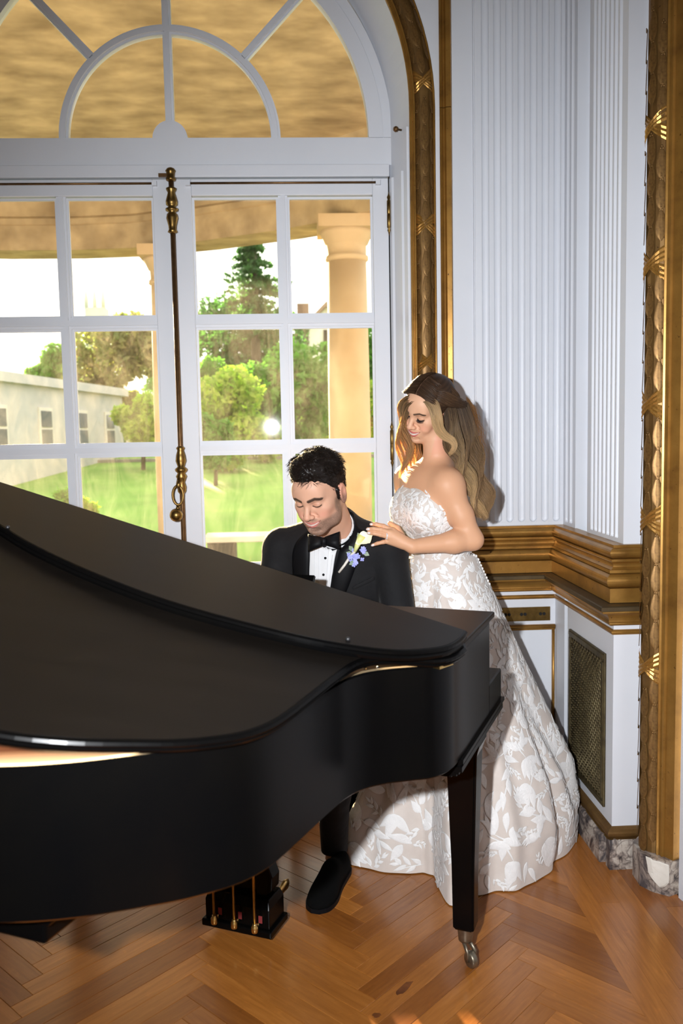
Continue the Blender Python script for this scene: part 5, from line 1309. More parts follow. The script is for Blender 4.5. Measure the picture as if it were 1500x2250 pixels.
# skirt: rings from the waist to a hem outline on the floor, the train swept out to the right
hem_px = [(756, 1893), (800, 1911), (880, 1921), (930, 1919), (955, 1925), (967, 1965), (985, 1996), (1012, 1990), (1040, 1968), (1090, 1962), (1132, 1960), (1180, 1935), (1222, 1897), (1255, 1858), (1266, 1842)]
def FLR(px, py): d = CR.T @ np.array([(px - 750) / FPX, (py - 1125) / FPX, 1.0]); t = -1.5 / d[2]; return (d[0] * t, d[1] * t)
hem = [FLR(*p) for p in hem_px] + [(0.99, 3.18), (0.93, 3.30), (0.78, 3.35), (0.55, 3.33), (0.36, 3.24), (0.22, 3.08)]
HC = np.array([0.52, 2.98])
hp = np.array(hem) - HC; ha = np.arctan2(hp[:, 1], hp[:, 0]); hr = np.hypot(hp[:, 0], hp[:, 1]); od = np.argsort(ha); ha, hr = ha[od], hr[od]
NT_ = 240; TH = np.linspace(-PI, PI, NT_, endpoint=False)
RH = np.interp(TH, np.r_[ha - 2 * PI, ha, ha + 2 * PI], np.r_[hr, hr, hr])
RH = (np.roll(RH, 1) + RH * 2 + np.roll(RH, -1)) / 4
wl, wr = P_at(894, 1236, 3.0), P_at(1040, 1214, 3.0); WX = (wl.x + wr.x) / 2; WR = (wr.x - wl.x) / 2
rows_ = 90; SV = []
zw = 1.078; prof_r_t = [0, .16, .35, .52, .72, .86, 1]; prof_r = [0, .22, .46, .69, .98, 1.06, 1.0]; prof_l = [0, .05, .15, .30, .62, .88, 1.0]
rsd = np.random.RandomState(5); phs = rsd.rand(12) * 2 * PI
for j in range(rows_ + 1):
    t = j / rows_; z = zw * (1 - t) + 0.004 * t
    cosr = 0.5 + 0.5 * np.cos(TH); s = np.interp(t, prof_r_t, prof_r) * cosr + np.interp(t, prof_r_t, prof_l) * (1 - cosr)
    cx = WX + (HC[0] - WX) * t; cy = 3.0 + (HC[1] - 3.0) * t
    r0 = 1 / np.sqrt((np.cos(TH) / WR) ** 2 + (np.sin(TH) / 0.108) ** 2); r = r0 + (RH - r0) * s
    amp = 0.026 * sst(0.12, 0.85, t) * (1 - .5 * sst(.92, 1, t))
    r = r * (1 + amp * (np.sin(9 * TH + phs[0] + 1.2 * t) + 0.8 * np.sin(14 * TH + phs[1] - 0.8 * t) + 0.5 * np.sin(23 * TH + phs[2] + 2 * t)))
    # a deep fold running down from the back of the waist to the train
    r = r - 0.030 * sst(0.30, 0.62, t) * (1 - sst(.8, 1.0, t)) * np.exp(-((TH - (-0.55 + 0.5 * t)) / 0.10) ** 2)
    if j == 0: r = r * 0.72; z = zw + 0.006
    SV.append(np.stack([cx + r * np.cos(TH), np.minimum(cy + r * np.sin(TH), 3.395), np.full(NT_, z)], 1))
SV = np.concatenate(SV); SV[:, 0] = np.minimum(SV[:, 0], 1.008)
idx = np.arange((rows_ + 1) * NT_).reshape(rows_ + 1, NT_); SQ = np.concatenate([np.stack([idx[:-1, k], idx[1:, k], idx[1:, (k + 1) % NT_], idx[:-1, (k + 1) % NT_]], 1) for k in range(NT_)])
AP_ = np.concatenate([DP, SV]); AQ = list(map(tuple, DQ.tolist())) + list(map(tuple, (SQ + len(DP)).tolist()))
gown = raw_obj('wedding_gown', AP_, AQ, 'gown_tulle', bride)
gown['label'] = 'strapless gown of white flower lace over beige tulle'
fix_normals(gown)
bvh = BVHTree.FromPolygons([Vector(p) for p in AP_], AQ)

# lace: flowers, leaves and sprigs laid over the gown, every petal a raised piece following its surface
def petal(L, W, n=6, ruffle=0.0):
    pts = []
    for i in range(n + 1):
        t = i / n; w = W * math.sin(PI * t ** 0.75) * 0.5 + (0.06 * W if i == 0 else 0); pts.append((t * L, w))
    return pts
def lace_piece(VV_, FF_, org, ta, tb, nr, ang, L, W, start=(0, 0), off=0.0022, curl=0.0):
    """one petal or leaf with a groove down the middle; laid in the tangent plane then pressed on to the gown"""
    ca, sa = math.cos(ang), math.sin(ang); pts = petal(L, W); base = len(VV_); n = len(pts)
    for i, (x, w) in enumerate(pts):
        for k, y in enumerate((-w, -w * .5, 0, w * .5, w)):
            yy = y + curl * x * x / L; px_, py_ = start[0] + x * ca - yy * sa, start[1] + x * sa + yy * ca
            q = org + ta * px_ + tb * py_; hit, hn, _, dist = bvh.find_nearest(q)
            if hit is None or dist > 0.022 or abs(hn.dot(nr)) < 0.45: del VV_[base:]; return
            if hn.dot(nr) < 0: hn = -hn
            VV_.append(hit + hn * (off + (0.0018 if k in (1, 3) else (0.0004 if k == 2 else 0.0))))
    for i in range(n - 1):
        for k in range(4): FF_.append((base + i * 5 + k, base + i * 5 + k + 1, base + i * 5 + 6 + k, base + i * 5 + 5 + k))
LV, LF = [], []; rl = random.Random(12)
def motif(pos, nr, size, rot, kind):
    up = Vector((0, 0, 1)); ta = (up.cross(nr)); ta = ta.normalized() if ta.length > 1e-3 else Vector((1, 0, 0)); tb = nr.cross(ta).normalized()
    if kind == 0:      # open flower
        n = rl.choice((5, 6, 7))
        for i in range(n):
            a = rot + 2 * PI * i / n + rl.uniform(-.12, .12); lace_piece(LV, LF, pos, ta, tb, nr, a, size * rl.uniform(.42, .6), size * rl.uniform(.26, .36), (math.cos(a) * size * .05, math.sin(a) * size * .05))
    elif kind == 1:    # drooping flower seen from the side, on a stem with leaves
        for i in range(5):
            a = rot + (i - 2) * 0.42 + rl.uniform(-.08, .08); lace_piece(LV, LF, pos, ta, tb, nr, a, size * rl.uniform(.5, .7), size * .26, curl=rl.uniform(-.5, .5))
        lace_piece(LV, LF, pos, ta, tb, nr, rot + PI + .15, size * .8, size * .05, curl=.35)
        for a in (rot + PI - .9, rot + PI + 1.0): lace_piece(LV, LF, pos, ta, tb, nr, a, size * .55, size * .24, (math.cos(rot + PI) * size * .3, math.sin(rot + PI) * size * .3), curl=rl.uniform(-1, 1))
    else:              # leafy sprig
        lace_piece(LV, LF, pos, ta, tb, nr, rot, size * 1.1, size * .045, (-math.cos(rot) * size * .5, -math.sin(rot) * size * .5), curl=.25)
        for i in range(5):
            d = -0.4 + 0.2 * i; sg = 1 if i % 2 else -1
            lace_piece(LV, LF, pos, ta, tb, nr, rot + sg * rl.uniform(.6, .95), size * rl.uniform(.38, .55), size * rl.uniform(.17, .24), (math.cos(rot) * size * d, math.sin(rot) * size * d), curl=sg * rl.uniform(-.6, .2))
        lace_piece(LV, LF, pos, ta, tb, nr, rot, size * .4, size * .15, (math.cos(rot) * size * .5, math.sin(rot) * size * .5))
cells = {}
def try_place(p, nrm, size):
    key = tuple(int(math.floor(c / 0.05)) for c in p)
    rr = int(math.ceil(size / 0.05)) 
    for dx in range(-rr, rr + 1):
        for dy in range(-rr, rr + 1):
            for dz in range(-rr, rr + 1):
                for (q, s2) in cells.get((key[0] + dx, key[1] + dy, key[2] + dz), ()):
                    if (q - p).length < 0.335 * (size + s2): return False
    cells.setdefault(key, []).append((p, size)); return True
tri_c = np.array([AP_[list(f)].mean(0) for f in AQ]); ord_ = list(range(len(AQ))); rl.shuffle(ord_)
area_w = np.array([np.linalg.norm(np.cross(AP_[f[1]] - AP_[f[0]], AP_[f[2]] - AP_[f[0]])) for f in AQ]); amax = area_w.max()
cnt = 0
for pas in range(3):
    for i in ord_:
        if rl.random() > (area_w[i] / amax) * 0.9 + 0.05: continue
        c = Vector(tri_c[i]); 
        f = AQ[i]; nr = Vector(np.cross(AP_[f[1]] - AP_[f[0]], AP_[f[2]] - AP_[f[0]])).normalized()
        ctr = Vector((0.5, 3.0, c.z)) if c.z < 1.05 else Vector((BC[0], BC[1], c.z))
        if nr.dot(c - ctr) < 0: nr = -nr
        if nr.y > 0.55 and c.z < 1.0: continue
        big = 0.066 + 0.085 * max(0.0, min(1.0, (1.05 - c.z) / 1.0)); size = big * rl.uniform(.8, 1.15) * (1.0, 0.52, 0.34)[pas]
        if c.z < 0.03 or not try_place(c, nr, size): continue
        motif(c, nr, size, rl.uniform(0, 2 * PI), rl.choice((0, 1, 1, 2, 2)) if pas == 0 else 2); cnt += 1
lace = raw_obj('lace', np.array([tuple(p) for p in LV]), LF, 'gown_lace', gown); lace['kind'] = 'stuff'; lace['label'] = 'white embroidered lace flowers'
# row of covered buttons down the back
for k in range(13):
    p, nr, _, _ = bvh.find_nearest(Vector(P_at(1034 + 2.3 * k + 0.10 * k * k, 1205 + 6.4 * k, 2.975)))
    nn = (Vector((p.x, p.y, 0)) - Vector((WX, 3.0, 0))).normalized(); MB().lathe([(.002, 0), (.0055, .001), (.006, .004), (.004, .007), (.001, .008)], tuple(p + nn * .001), 8, nn).build('button', 'pearl', gown)

# ---- hair
DK, MDB, BLD, GLD = (0.062, 0.032, 0.018), (0.20, 0.11, 0.055), (0.60, 0.38, 0.18), (0.70, 0.46, 0.22)
hc = Clay(BH.c - 0.17, BH.c + 0.17, 0.003)
hc.ell(BH, (0, -0.018, 0.034), (0.083, 0.102, 0.090), 0.01); hc.ell(BH, (0, -0.062, -0.03), (0.074, 0.058, 0.085), 0.03)
hc.ell(BH, (0, 0.088, -0.022), (0.064, 0.062, 0.092), 0.012, 'sub')
hP, hQ = hc.mesh(); Lh = BH.loc(hP)
hcol = np.tile(np.array(DK), (len(hP), 1)) * (0.75 + 0.5 * (0.5 + 0.5 * np.sin(Lh[:, 2] * 520 + 40 * Lh[:, 1])))[:, None]
part = sst(0.0022, 0.0008, np.abs(Lh[:, 0])) * sst(0.03, 0.05, Lh[:, 2]) * sst(-0.03, 0.0, Lh[:, 1]); hcol = hcol * (1 - part[:, None]) + np.array((0.30, 0.17, 0.11)) * part[:, None]
cap = raw_obj('hair_cap', hP, hQ, 'hair', bride, hcol); fix_normals(cap)
def hl(*p): return BH.w(p)
G = []
# crown: combed from the parting back and round to the half-up knot
for sgn in (1, -1):
    for y0, y1, n, c1 in ((0.068, 0.035, 260, MDB), (0.035, -0.005, 260, MDB), (-0.005, -0.05, 240, MDB)):
        kn = (0.004 * sgn, -0.128, 0.012)
        def arcs(y): 
            z0 = 0.118 - 3.2 * max(0, y - 0.0) ** 2 * 2.4 - max(0, -y) ** 2 * 3
            return [hl(sgn * 0.003, y, z0 + 0.008), hl(sgn * 0.045, y - .004, z0 - 0.010), hl(sgn * 0.080, y - .025, 0.055), hl(sgn * 0.083, y * .5 - .055, 0.032), hl(sgn * 0.058, -0.100, 0.022), hl(*kn)]
        G.append(dict(a=arcs(y0), b=arcs(y1), n=n, r=0.0011, c0=DK, c1=c1, t=0.008, jit=0.0003, locks=6, cs=0.9))
# near front lock, honey blonde, framing the cheek
px3 = lambda L_: [P_at(*q) for q in L_]
G.append(dict(a=px3([(921, 880, 2.862), (938, 891, 2.845), (948, 915, 2.838), (953, 940, 2.845), (968, 960, 2.85), (990, 972, 2.85), (994, 982, 2.85), (984, 996, 2.86)]),
              b=px3([(933, 868, 2.868), (960, 880, 2.848), (971, 912, 2.84), (974, 938, 2.845), (984, 953, 2.852), (1000, 965, 2.853), (1003, 984, 2.855), (988, 1003, 2.865)]), n=420, r=0.0009, c0=(0.24, 0.15, 0.085), c1=(0.72, 0.48, 0.24), t=0.012, jit=0.0003, locks=5, cs=2.4))
# side sweep above the ear
G.append(dict(a=px3([(931, 872, 2.87), (960, 880, 2.85), (985, 893, 2.86), (1012, 895, 2.92), (1024, 893, 2.97)]), b=px3([(940, 855, 2.875), (975, 858, 2.855), (1003, 872, 2.87), (1020, 884, 2.93), (1026, 886, 2.98)]), n=380, r=0.001, c0=DK, c1=MDB, t=0.010, locks=6))
# long waves down the back
lft = [(984, 896, 2.88), (990, 930, 2.87), (990, 968, 2.868), (1008, 1015, 2.875), (1022, 1058, 2.885), (1033, 1100, 2.89), (1056, 1138, 2.895)]
rgt = [(1026, 885, 2.98), (1040, 925, 2.985), (1051, 965, 2.985), (1060, 1015, 2.98), (1072, 1060, 2.97), (1083, 1100, 2.955), (1068, 1146, 2.94)]
G.append(dict(a=px3(lft), b=px3(rgt), n=1500, r=0.00105, c0=(0.085, 0.052, 0.032), c1=(0.44, 0.27, 0.135), t=0.040, wave=0.013, freq=2.9, jit=0.0005, locks=9, cs=1.25))
G.append(dict(a=px3(lft), b=px3([(1000, 890, 2.90), (1008, 930, 2.88), (1016, 970, 2.88), (1030, 1015, 2.885), (1042, 1058, 2.89), (1054, 1100, 2.895), (1064, 1140, 2.90)]), n=420, r=0.001, c0=(0.12, 0.075, 0.045), c1=GLD, t=0.020, wave=0.013, freq=2.9, jit=0.0005, locks=4, cs=1.1))
G.append(dict(a=px3([(q[0] + 6, q[1], q[2] + .03) for q in lft]), b=px3([(q[0] - 4, q[1] - 4, q[2] + .03) for q in rgt]), n=500, r=0.0022, c0=DK, c1=(0.22, 0.145, 0.08), t=0.02, wave=0.011, freq=2.9, locks=9))
# far side: hair falling past the cheek, colour lightened as sun glow
GF = []
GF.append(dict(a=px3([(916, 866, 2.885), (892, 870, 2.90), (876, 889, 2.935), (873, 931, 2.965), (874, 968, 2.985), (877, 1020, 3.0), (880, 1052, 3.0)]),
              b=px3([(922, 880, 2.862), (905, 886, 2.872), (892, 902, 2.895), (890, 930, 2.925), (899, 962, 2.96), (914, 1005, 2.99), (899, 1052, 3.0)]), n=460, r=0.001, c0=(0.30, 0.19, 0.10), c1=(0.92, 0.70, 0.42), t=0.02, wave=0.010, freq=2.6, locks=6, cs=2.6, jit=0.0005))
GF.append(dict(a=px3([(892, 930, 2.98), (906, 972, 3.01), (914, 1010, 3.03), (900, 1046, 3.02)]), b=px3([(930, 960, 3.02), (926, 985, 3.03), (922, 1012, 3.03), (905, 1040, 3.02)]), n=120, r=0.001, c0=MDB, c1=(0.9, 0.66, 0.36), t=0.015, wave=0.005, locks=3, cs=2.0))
# stray hairs
GS = []
GS.append(dict(a=px3([(1026, 872, 2.98), (1046, 905, 2.99), (1056, 950, 2.99), (1064, 1000, 2.99)]), b=px3([(1030, 880, 2.99), (1036, 905, 3.0), (1046, 950, 3.0), (1058, 1000, 3.0)]), n=60, r=0.0005, c0=BLD, c1=GLD, t=0.01, wave=0.006, jit=0.0022, locks=12, clump=False))
hair = strands('hair', bride, G, seed=3)
stray = strands('stray_hair', bride, GS, 'hair_backlit', seed=5); stray['kind'] = 'stuff'
far_hair = strands('front_hair', bride, GF, 'hair_backlit', seed=4); far_hair['label'] = 'hair falling past the cheek, coloured pale as sun glow'
# ================================================================== the groom
m, nt, b, out = new_mat('wool_black'); b.inputs['Base Color'].default_value = (0.0065, 0.0065, 0.0075, 1); b.inputs['Roughness'].default_value = 0.8; b.inputs['Specular IOR Level'].default_value = 0.25
b.inputs['Sheen Weight'].default_value = 0.05; bump(nt, b, noise(nt, coords(nt), 14, 3), 0.5, 0.012)
plain('satin_black', (0.004, 0.004, 0.005), None, 9, 0.55, **{'Specular IOR Level': 0.14})
plain('velvet_black', (0.002, 0.002, 0.002), None, 9, 0.95, **{'Specular IOR Level': 0.1})
plain('shirt_white', (0.70, 0.70, 0.71), (0.67, 0.67, 0.68), 30, 0.7)
plain('lily', (0.86, 0.82, 0.58), (0.88, 0.85, 0.66), 12, 0.5); plain('lily_green', (0.62, 0.66, 0.16), (0.75, 0.74, 0.34), 30, 0.5)
plain('hydrangea', (0.30, 0.33, 0.72), (0.42, 0.43, 0.80), 60, 0.6); plain('eucalyptus', (0.22, 0.30, 0.20), (0.30, 0.36, 0.26), 30, 0.6); plain('ribbon_wrap', (0.75, 0.70, 0.62), None, 30, 0.6)
GLx, GFx, GUx = axes(29, 25, 1)
GH = Frame(P_at(700, 1081, 2.80), GLx, GFx, GUx, 1.065)
gl_, gf_, gu_ = axes(20, 10, 0)
groom = tag(empty('person', (0.12, 2.95, 0)), 'man in a black tuxedo with bow tie seated at the piano', 'person')
SC_ = P_at(738, 1196, 2.985)
GT = Frame(SC_, gl_, gf_, gu_)
gSL, gSR = P_at(852, 1203, 2.925), P_at(621, 1203, 3.05)
gEL, gER = P_at(882, 1385, 2.86), P_at(575, 1385, 3.02)
gNB = P_at(742, 1165, 2.955)
gHL, gHR = PT(0.30, 2.34, 0.83), PT(-0.12, 2.36, 0.83)     # hands on the keys
HIP = Vector((0.12, 3.12, 0.60))
# bare body: head, neck, hands, ankle
def hand_at(C_, w, d, s_):
    """relaxed hand, palm down: w wrist, d towards the fingers, s_ towards the thumb"""
    d = Vector(d).normalized(); s_ = Vector(s_).normalized(); up = Vector((0, 0, 1)); w = Vector(w)
    for k, (o_, L) in enumerate(((0.030, .082), (0.010, .088), (-0.010, .084), (-0.029, .078))):
        kn = w + d * L + s_ * o_; C_.cone(w + s_ * o_ * .5, kn, 0.016, 0.0115, 0.012); ln = (0.072, 0.080, 0.074, 0.058)[k]
        finger(C_, [kn, kn + d * ln * .45 + up * .004, kn + d * ln * .75 - up * .012, kn + d * ln * .86 - up * .03], 0.0095, 0.007)
    b0 = w + d * .02 + s_ * .022; finger(C_, [b0, b0 + d * .035 + s_ * .025, b0 + d * .065 + s_ * .03 - up * .01], 0.012, 0.008, 0.012)
ankL = P_at(737, 1893, 2.86); ankR = Vector((-0.16, 2.92, 0.11))
kneeL = Vector((0.085, 2.70, 0.56)); kneeR = Vector((-0.16, 2.78, 0.56))
gc = Clay((-0.36, 2.42, 0.03), (0.50, 3.30, 1.50), 0.0021, fine=((-0.06, 0.20), (2.66, 2.96), (1.16, 1.50)))
head_clay(gc, GH, True)
gc.cone(gNB, GH.w((0, -0.03, -0.055)), 0.060, 0.058, 0.02)
gc.ell(GT, (0, -0.01, -0.15), (0.165, 0.085, 0.19), 0.04); gc.ell(GT, (0, -0.04, -0.40), (0.140, 0.090, 0.20), 0.06)
gc.cone(V3(gNB) + np.array([0, 0.02, -0.02]), V3(gNB) + np.array([0, 0.03, -0.12]), 0.058, 0.07, 0.03)
for w, sh, el, sg in ((gHL, gSL, gEL, -1), (gHR, gSR, gER, 1)):
    d = -Vector((VV.x, VV.y, 0)); wr_ = Vector(w) - d * .06 + Vector((0, 0, .03))
    gc.cone(sh, el, 0.046, 0.036, 0.02); gc.cone(V3(gNB) + np.array([0, 0.02, -0.05]), sh, 0.045, 0.042, 0.03); gc.cone(el, wr_, 0.036, 0.024, 0.02)
    hand_at(gc, wr_, d + Vector((0, 0, -.15)), Vector((UV.x, UV.y, 0)) * sg)
# the legs: hip, knee, ankle for each side; the left shoe is the one in view
for kn, an, hx in ((kneeL, ankL, 0.09), (kneeR, ankR, -0.09)):
    hp_ = HIP + Vector((gl_[0], gl_[1], 0)) * hx; gc.cone(hp_, kn, 0.075, 0.052, 0.03); gc.cone(kn + Vector((0, .015, 0)), kn.lerp(Vector(an), .5) + Vector((0, .03, 0)), 0.045, 0.040, 0.02); gc.cone(kn.lerp(Vector(an), .5) + Vector((0, .03, 0)), Vector(an), 0.040, 0.034, 0.02); gc.cone(Vector(an), Vector(an) + Vector((0, -.01, -.05)), 0.036, 0.034, 0.01)
gP, gQ = gc.mesh(); GSK = np.array((0.60, 0.335, 0.225))
gcol = face_colors(gP, GH, GSK, (0.50, 0.17, 0.14), (0.03, 0.018, 0.013), (0.62, 0.24, 0.17), stubble=(0.13, 0.085, 0.065), teeth=False, lashes=0.0006)
low = sst(1.12, 1.08, gP[:, 2])[:, None]; gcol = gcol * (1 - low) + GSK * low
gbody = raw_obj('body', gP, gQ, 'skin_man', groom, gcol); fix_normals(gbody)
# jacket
jc = Clay((-0.36, 2.55, 0.60), (0.52, 3.36, 1.30), 0.0042)
jc.ell(GT, (0, 0.0, -0.13), (0.195, 0.118, 0.22), 0.04)
jc.ell(GT, (0, -0.03, -0.38), (0.170, 0.120, 0.20), 0.06)
jc.cone(gSL, gSR, 0.062, 0.062, 0.06)
jc.cone(V3(gNB) + np.array([.01, .03, .015]), gSL, 0.044, 0.056, 0.05); jc.cone(V3(gNB) + np.array([-.01, .03, .015]), gSR, 0.044, 0.056, 0.05)
jc.cone(gSL, gEL, 0.066, 0.054, 0.022); jc.cone(gSR, gER, 0.066, 0.054, 0.022)
for el, w in ((gEL, gHL), (gER, gHR)):
    wr_ = Vector(w) + Vector((VV.x, VV.y, 0)) * .07 + Vector((0, 0, .035)); jc.cone(el, wr_, 0.054, 0.038, 0.03)
jc.cone(V3(gNB) + np.array([0.0, 0.02, 0.02]), V3(gNB) + np.array([0.0, 0.03, -0.1]), 0.066, 0.08, 0.03)
# neck hole
jc.cone(GH.w((0, -0.01, -0.03)), V3(gNB) + np.array([0, -.012, -.02]), 0.066, 0.064, 0.004, 'sub')
jP, jQ = jc.mesh(); jacket = raw_obj('jacket', jP, jQ, 'wool_black', groom); fix_normals(jacket)
jb = BVHTree.FromPolygons([Vector(p) for p in jP], [tuple(int(i) for i in f) for f in jQ])
CAM0 = Vector((0, 0, 1.5))
def cast(px, py, off, tree=jb):
    d = Vector(CR.T @ np.array([(px - 750) / FPX, (py - 1125) / FPX, 1.0])).normalized(); h, n, _, _ = tree.ray_cast(CAM0, d)
    if h is None: h, n, _, _ = tree.find_nearest(CAM0 + d * 2.95)
    if n.dot(d) > 0: n = -n
    return h + n * off
def patch(name, left, right, mat, parent, off=0.004, thick=0.003, nr=14, nc=8, edge=0.5):
    """cloth laid on the body between two edge lines, with real thickness"""
    A = crom([(*p, 0) for p in left], 6); B = crom([(*p, 0) for p in right], 6)
    def at(Q, t): x = t * (len(Q) - 1); i = min(int(x), len(Q) - 2); return Q[i].lerp(Q[i + 1], x - i)
    top, bot = [], []
    for j in range(nr + 1):
        a, c = at(A, j / nr), at(B, j / nr)
        for i in range(nc + 1):
            p = a.lerp(c, i / nc); bulge = 1 - edge * abs(2 * i / nc - 1) ** 3
            q = cast(p.x, p.y, off * bulge); top.append(q); bot.append(cast(p.x, p.y, off * bulge - thick - 0.002))
    k = nc + 1; n = len(top); ff = []
    for j in range(nr):
        for i in range(nc):
            ff.append((j * k + i, j * k + i + 1, j * k + k + i + 1, j * k + k + i)); ff.append(tuple(n + x for x in (j * k + k + i, j * k + k + i + 1, j * k + i + 1, j * k + i)))
    for j in range(nr):
        for i in (0, nc): ff.append((j * k + i, j * k + k + i, n + j * k + k + i, n + j * k + i))
    for i in range(nc):
        for j in (0, nr): ff.append((j * k + i, j * k + i + 1, n + j * k + i + 1, n + j * k + i))
    return MB().add([tuple(p) for p in top + bot], ff, True).build(name, mat, parent)
shirt = patch('shirt_front', [(684, 1168), (680, 1200), (679, 1250), (680, 1345)], [(758, 1130), (750, 1180), (735, 1230), (722, 1345)], 'shirt_white', groom, 0.006, 0.003, 20, 12, 0.2)
shirt['label'] = 'white pleated dress shirt front'
for x0, x1 in ((693, 694), (702, 702), (723, 716), (733, 722)):
    pts = [cast(x0 + (x1 - x0) * t, 1205 + 100 * t, 0.0075) for t in np.linspace(0, 1, 8)]; MB().tube(pts, 0.0012, 5).build('pleat', 'shirt_white', shirt)
for x, y in ((716, 1226), (712, 1262)): MB().lathe([(.0005, 0), (.0045, .0008), (.0042, .003), (.002, .0042)], tuple(cast(x, y, 0.007)), 12, (-.2, -1, .1)).build('stud', 'satin_black', shirt)
patch('lapel', [(690, 1160), (668, 1175), (648, 1200), (644, 1240), (655, 1345)], [(697, 1165), (684, 1190), (682, 1230), (681, 1270), (682, 1345)], 'satin_black', jacket, 0.013, 0.005, 16, 6)
patch('lapel', [(761, 1128), (754, 1170), (742, 1225), (730, 1265), (720, 1345)], [(775, 1133), (786, 1160), (800, 1180), (775, 1262), (742, 1345)], 'satin_black', jacket, 0.013, 0.005, 16, 6)
patch('breast_pocket', [(774, 1289), (773, 1296)], [(823, 1265), (824, 1273)], 'wool_black', jacket, 0.006, 0.003, 3, 8)
# wing collar and tie band round the neck
ndir = (V3(GH.w((0, -0.03, -0.055))) - V3(gNB)); ndir /= np.linalg.norm(ndir); ndir = ndir + V3(gf_) * 0.55; ndir /= np.linalg.norm(ndir)
def collar(name, r, h0, h1, mat, parent, flare=0.0, thick=0.0025):
    c = V3(gNB); a = np.cross(ndir, [1, 0, 0]); a /= np.linalg.norm(a); b2 = np.cross(ndir, a); vv = []; n = 36
    for rr in (r, r - thick):
        for h, e in ((h0, 0), (h1, flare)):
            for i in range(n): t = 2 * PI * i / n; vv.append(tuple(c + ndir * h + (a * math.cos(t) + b2 * math.sin(t)) * (rr + e)))
    ff = []
    for i in range(n):
        j = (i + 1) % n; ff += [(i, j, n + j, n + i), (2 * n + i, 3 * n + i, 3 * n + j, 2 * n + j), (n + i, n + j, 3 * n + j, 3 * n + i), (i, 2 * n + i, 2 * n + j, j)]
    return MB().add(vv, ff, True).build(name, mat, parent)
sy = Clay(V3(gNB) - 0.16, V3(gNB) + 0.06, 0.004); sy.cone(V3(gNB) + np.array([0, 0.006, -0.010]), V3(gNB) + np.array([-.008, 0.006, -0.09]), 0.0650, 0.062, 0.01)
syP, syQ = sy.mesh(); fix_normals(raw_obj('shirt_yoke', syP, syQ, 'shirt_white', shirt))
collar('collar', 0.0665, -0.045, 0.050, 'shirt_white', shirt, 0.002)
tb = collar('tie_band', 0.0695, 0.004, 0.034, 'satin_black', groom, 0.001)
for sg, p in ((1, [(700, 1176), (712, 1178), (706, 1186)]), (-1, [(742, 1150), (756, 1133), (738, 1176)])):
    q = [cast(*x, 0.012) for x in p]; MB().add([tuple(x) for x in q] + [tuple(x + Vector((0, .003, 0))) for x in q], [(0, 1, 2), (5, 4, 3), (0, 3, 4, 1), (1, 4, 5, 2), (2, 5, 3, 0)]).build('collar_wing', 'shirt_white', shirt)
# bow tie: two flared wings and a knot
bt = empty('bow_tie', (0, 0, 0)); bt.parent = groom
BY = 2.852
def bowp(x, y): return P_at(x, y, BY - 0.00056 * (x - 711) + 0.0004 * (1190 - y))
def bow(pxs, ob):
    mb = MB(); n = 10; vv = []; ff = []
    for i in range(n + 1):
        t = i / n; x = pxs[0][0] + (pxs[1][0] - pxs[0][0]) * t; ya = pxs[0][1] + (pxs[1][1] - pxs[0][1]) * t; yb = pxs[0][2] + (pxs[1][2] - pxs[0][2]) * t
        for k, s_ in enumerate(np.linspace(0, 1, 7)):
            y = ya + (yb - ya) * s_; e = 0.017 * math.sin(PI * min(1, t * .95 + .05)) ** .6 * (1 - .55 * (2 * s_ - 1) ** 2) + 0.003 * math.sin(s_ * 9 + t * 3) * t
            base = Vector(bowp(x, y)); vv.append(tuple(base + Vector((-.10, -1, .15)).normalized() * e))
        for k, s_ in enumerate(np.linspace(0, 1, 7)): vv.append(tuple(bowp(x, ya + (yb - ya) * s_) + Vector((0, .006, 0))))
    for i in range(n):
        for k in range(14): ff.append((i * 14 + k if k < 7 else i * 14 + 20 - k, 0, 0)) if False else None
        for k in range(6):
            ff.append((i * 14 + k, i * 14 + k + 1, i * 14 + 15 + k, i * 14 + 14 + k)); ff.append((i * 14 + 7 + k + 1, i * 14 + 7 + k, i * 14 + 21 + k, i * 14 + 22 + k))
        for k in (0, 6): ff.append((i * 14 + k, i * 14 + 14 + k, i * 14 + 21 + k, i * 14 + 7 + k))
    for k in range(6): ff.append((n * 14 + k, n * 14 + k + 1, n * 14 + 8 + k, n * 14 + 7 + k))
    return mb.add(vv, ff, True).build('bow_wing', 'satin_black', bt)
bow([(709, 1181, 1200), (676, 1174, 1213)], 0.022); bow([(713, 1180, 1198), (746, 1168, 1208)], 0.030)
kc = Vector(bowp(711, 1189)) + Vector((0, -.012, 0)); MB().lathe([(.004, -.014), (.010, -.010), (.011, 0), (.010, .010), (.004, .014)], tuple(kc), 14, (0.1, 0, 1)).build('bow_knot', 'satin_black', bt)
# trousers
tcl = Clay((-0.34, 2.55, 0.06), (0.36, 3.36, 0.75), 0.005)
for kn, an, hx in ((kneeL, ankL, 0.09), (kneeR, ankR, -0.09)):
    hp_ = HIP + Vector((gl_[0], gl_[1], 0)) * hx; tcl.cone(hp_, kn, 0.088, 0.066, 0.03); an = Vector(an); md = kn.lerp(an, .5) + Vector((0, .02, 0)); tcl.cone(kn, md, 0.064, 0.056, 0.02); tcl.cone(md, an + Vector((-.004, -.004, .012)), 0.056, 0.045, 0.02)
tcl.cone(HIP + Vector((.1, 0, 0)), HIP - Vector((.1, 0, 0)), 0.11, 0.11, 0.03)
tP, tQ = tcl.mesh(); tro = raw_obj('trousers', tP, tQ, 'wool_black', groom); fix_normals(tro)
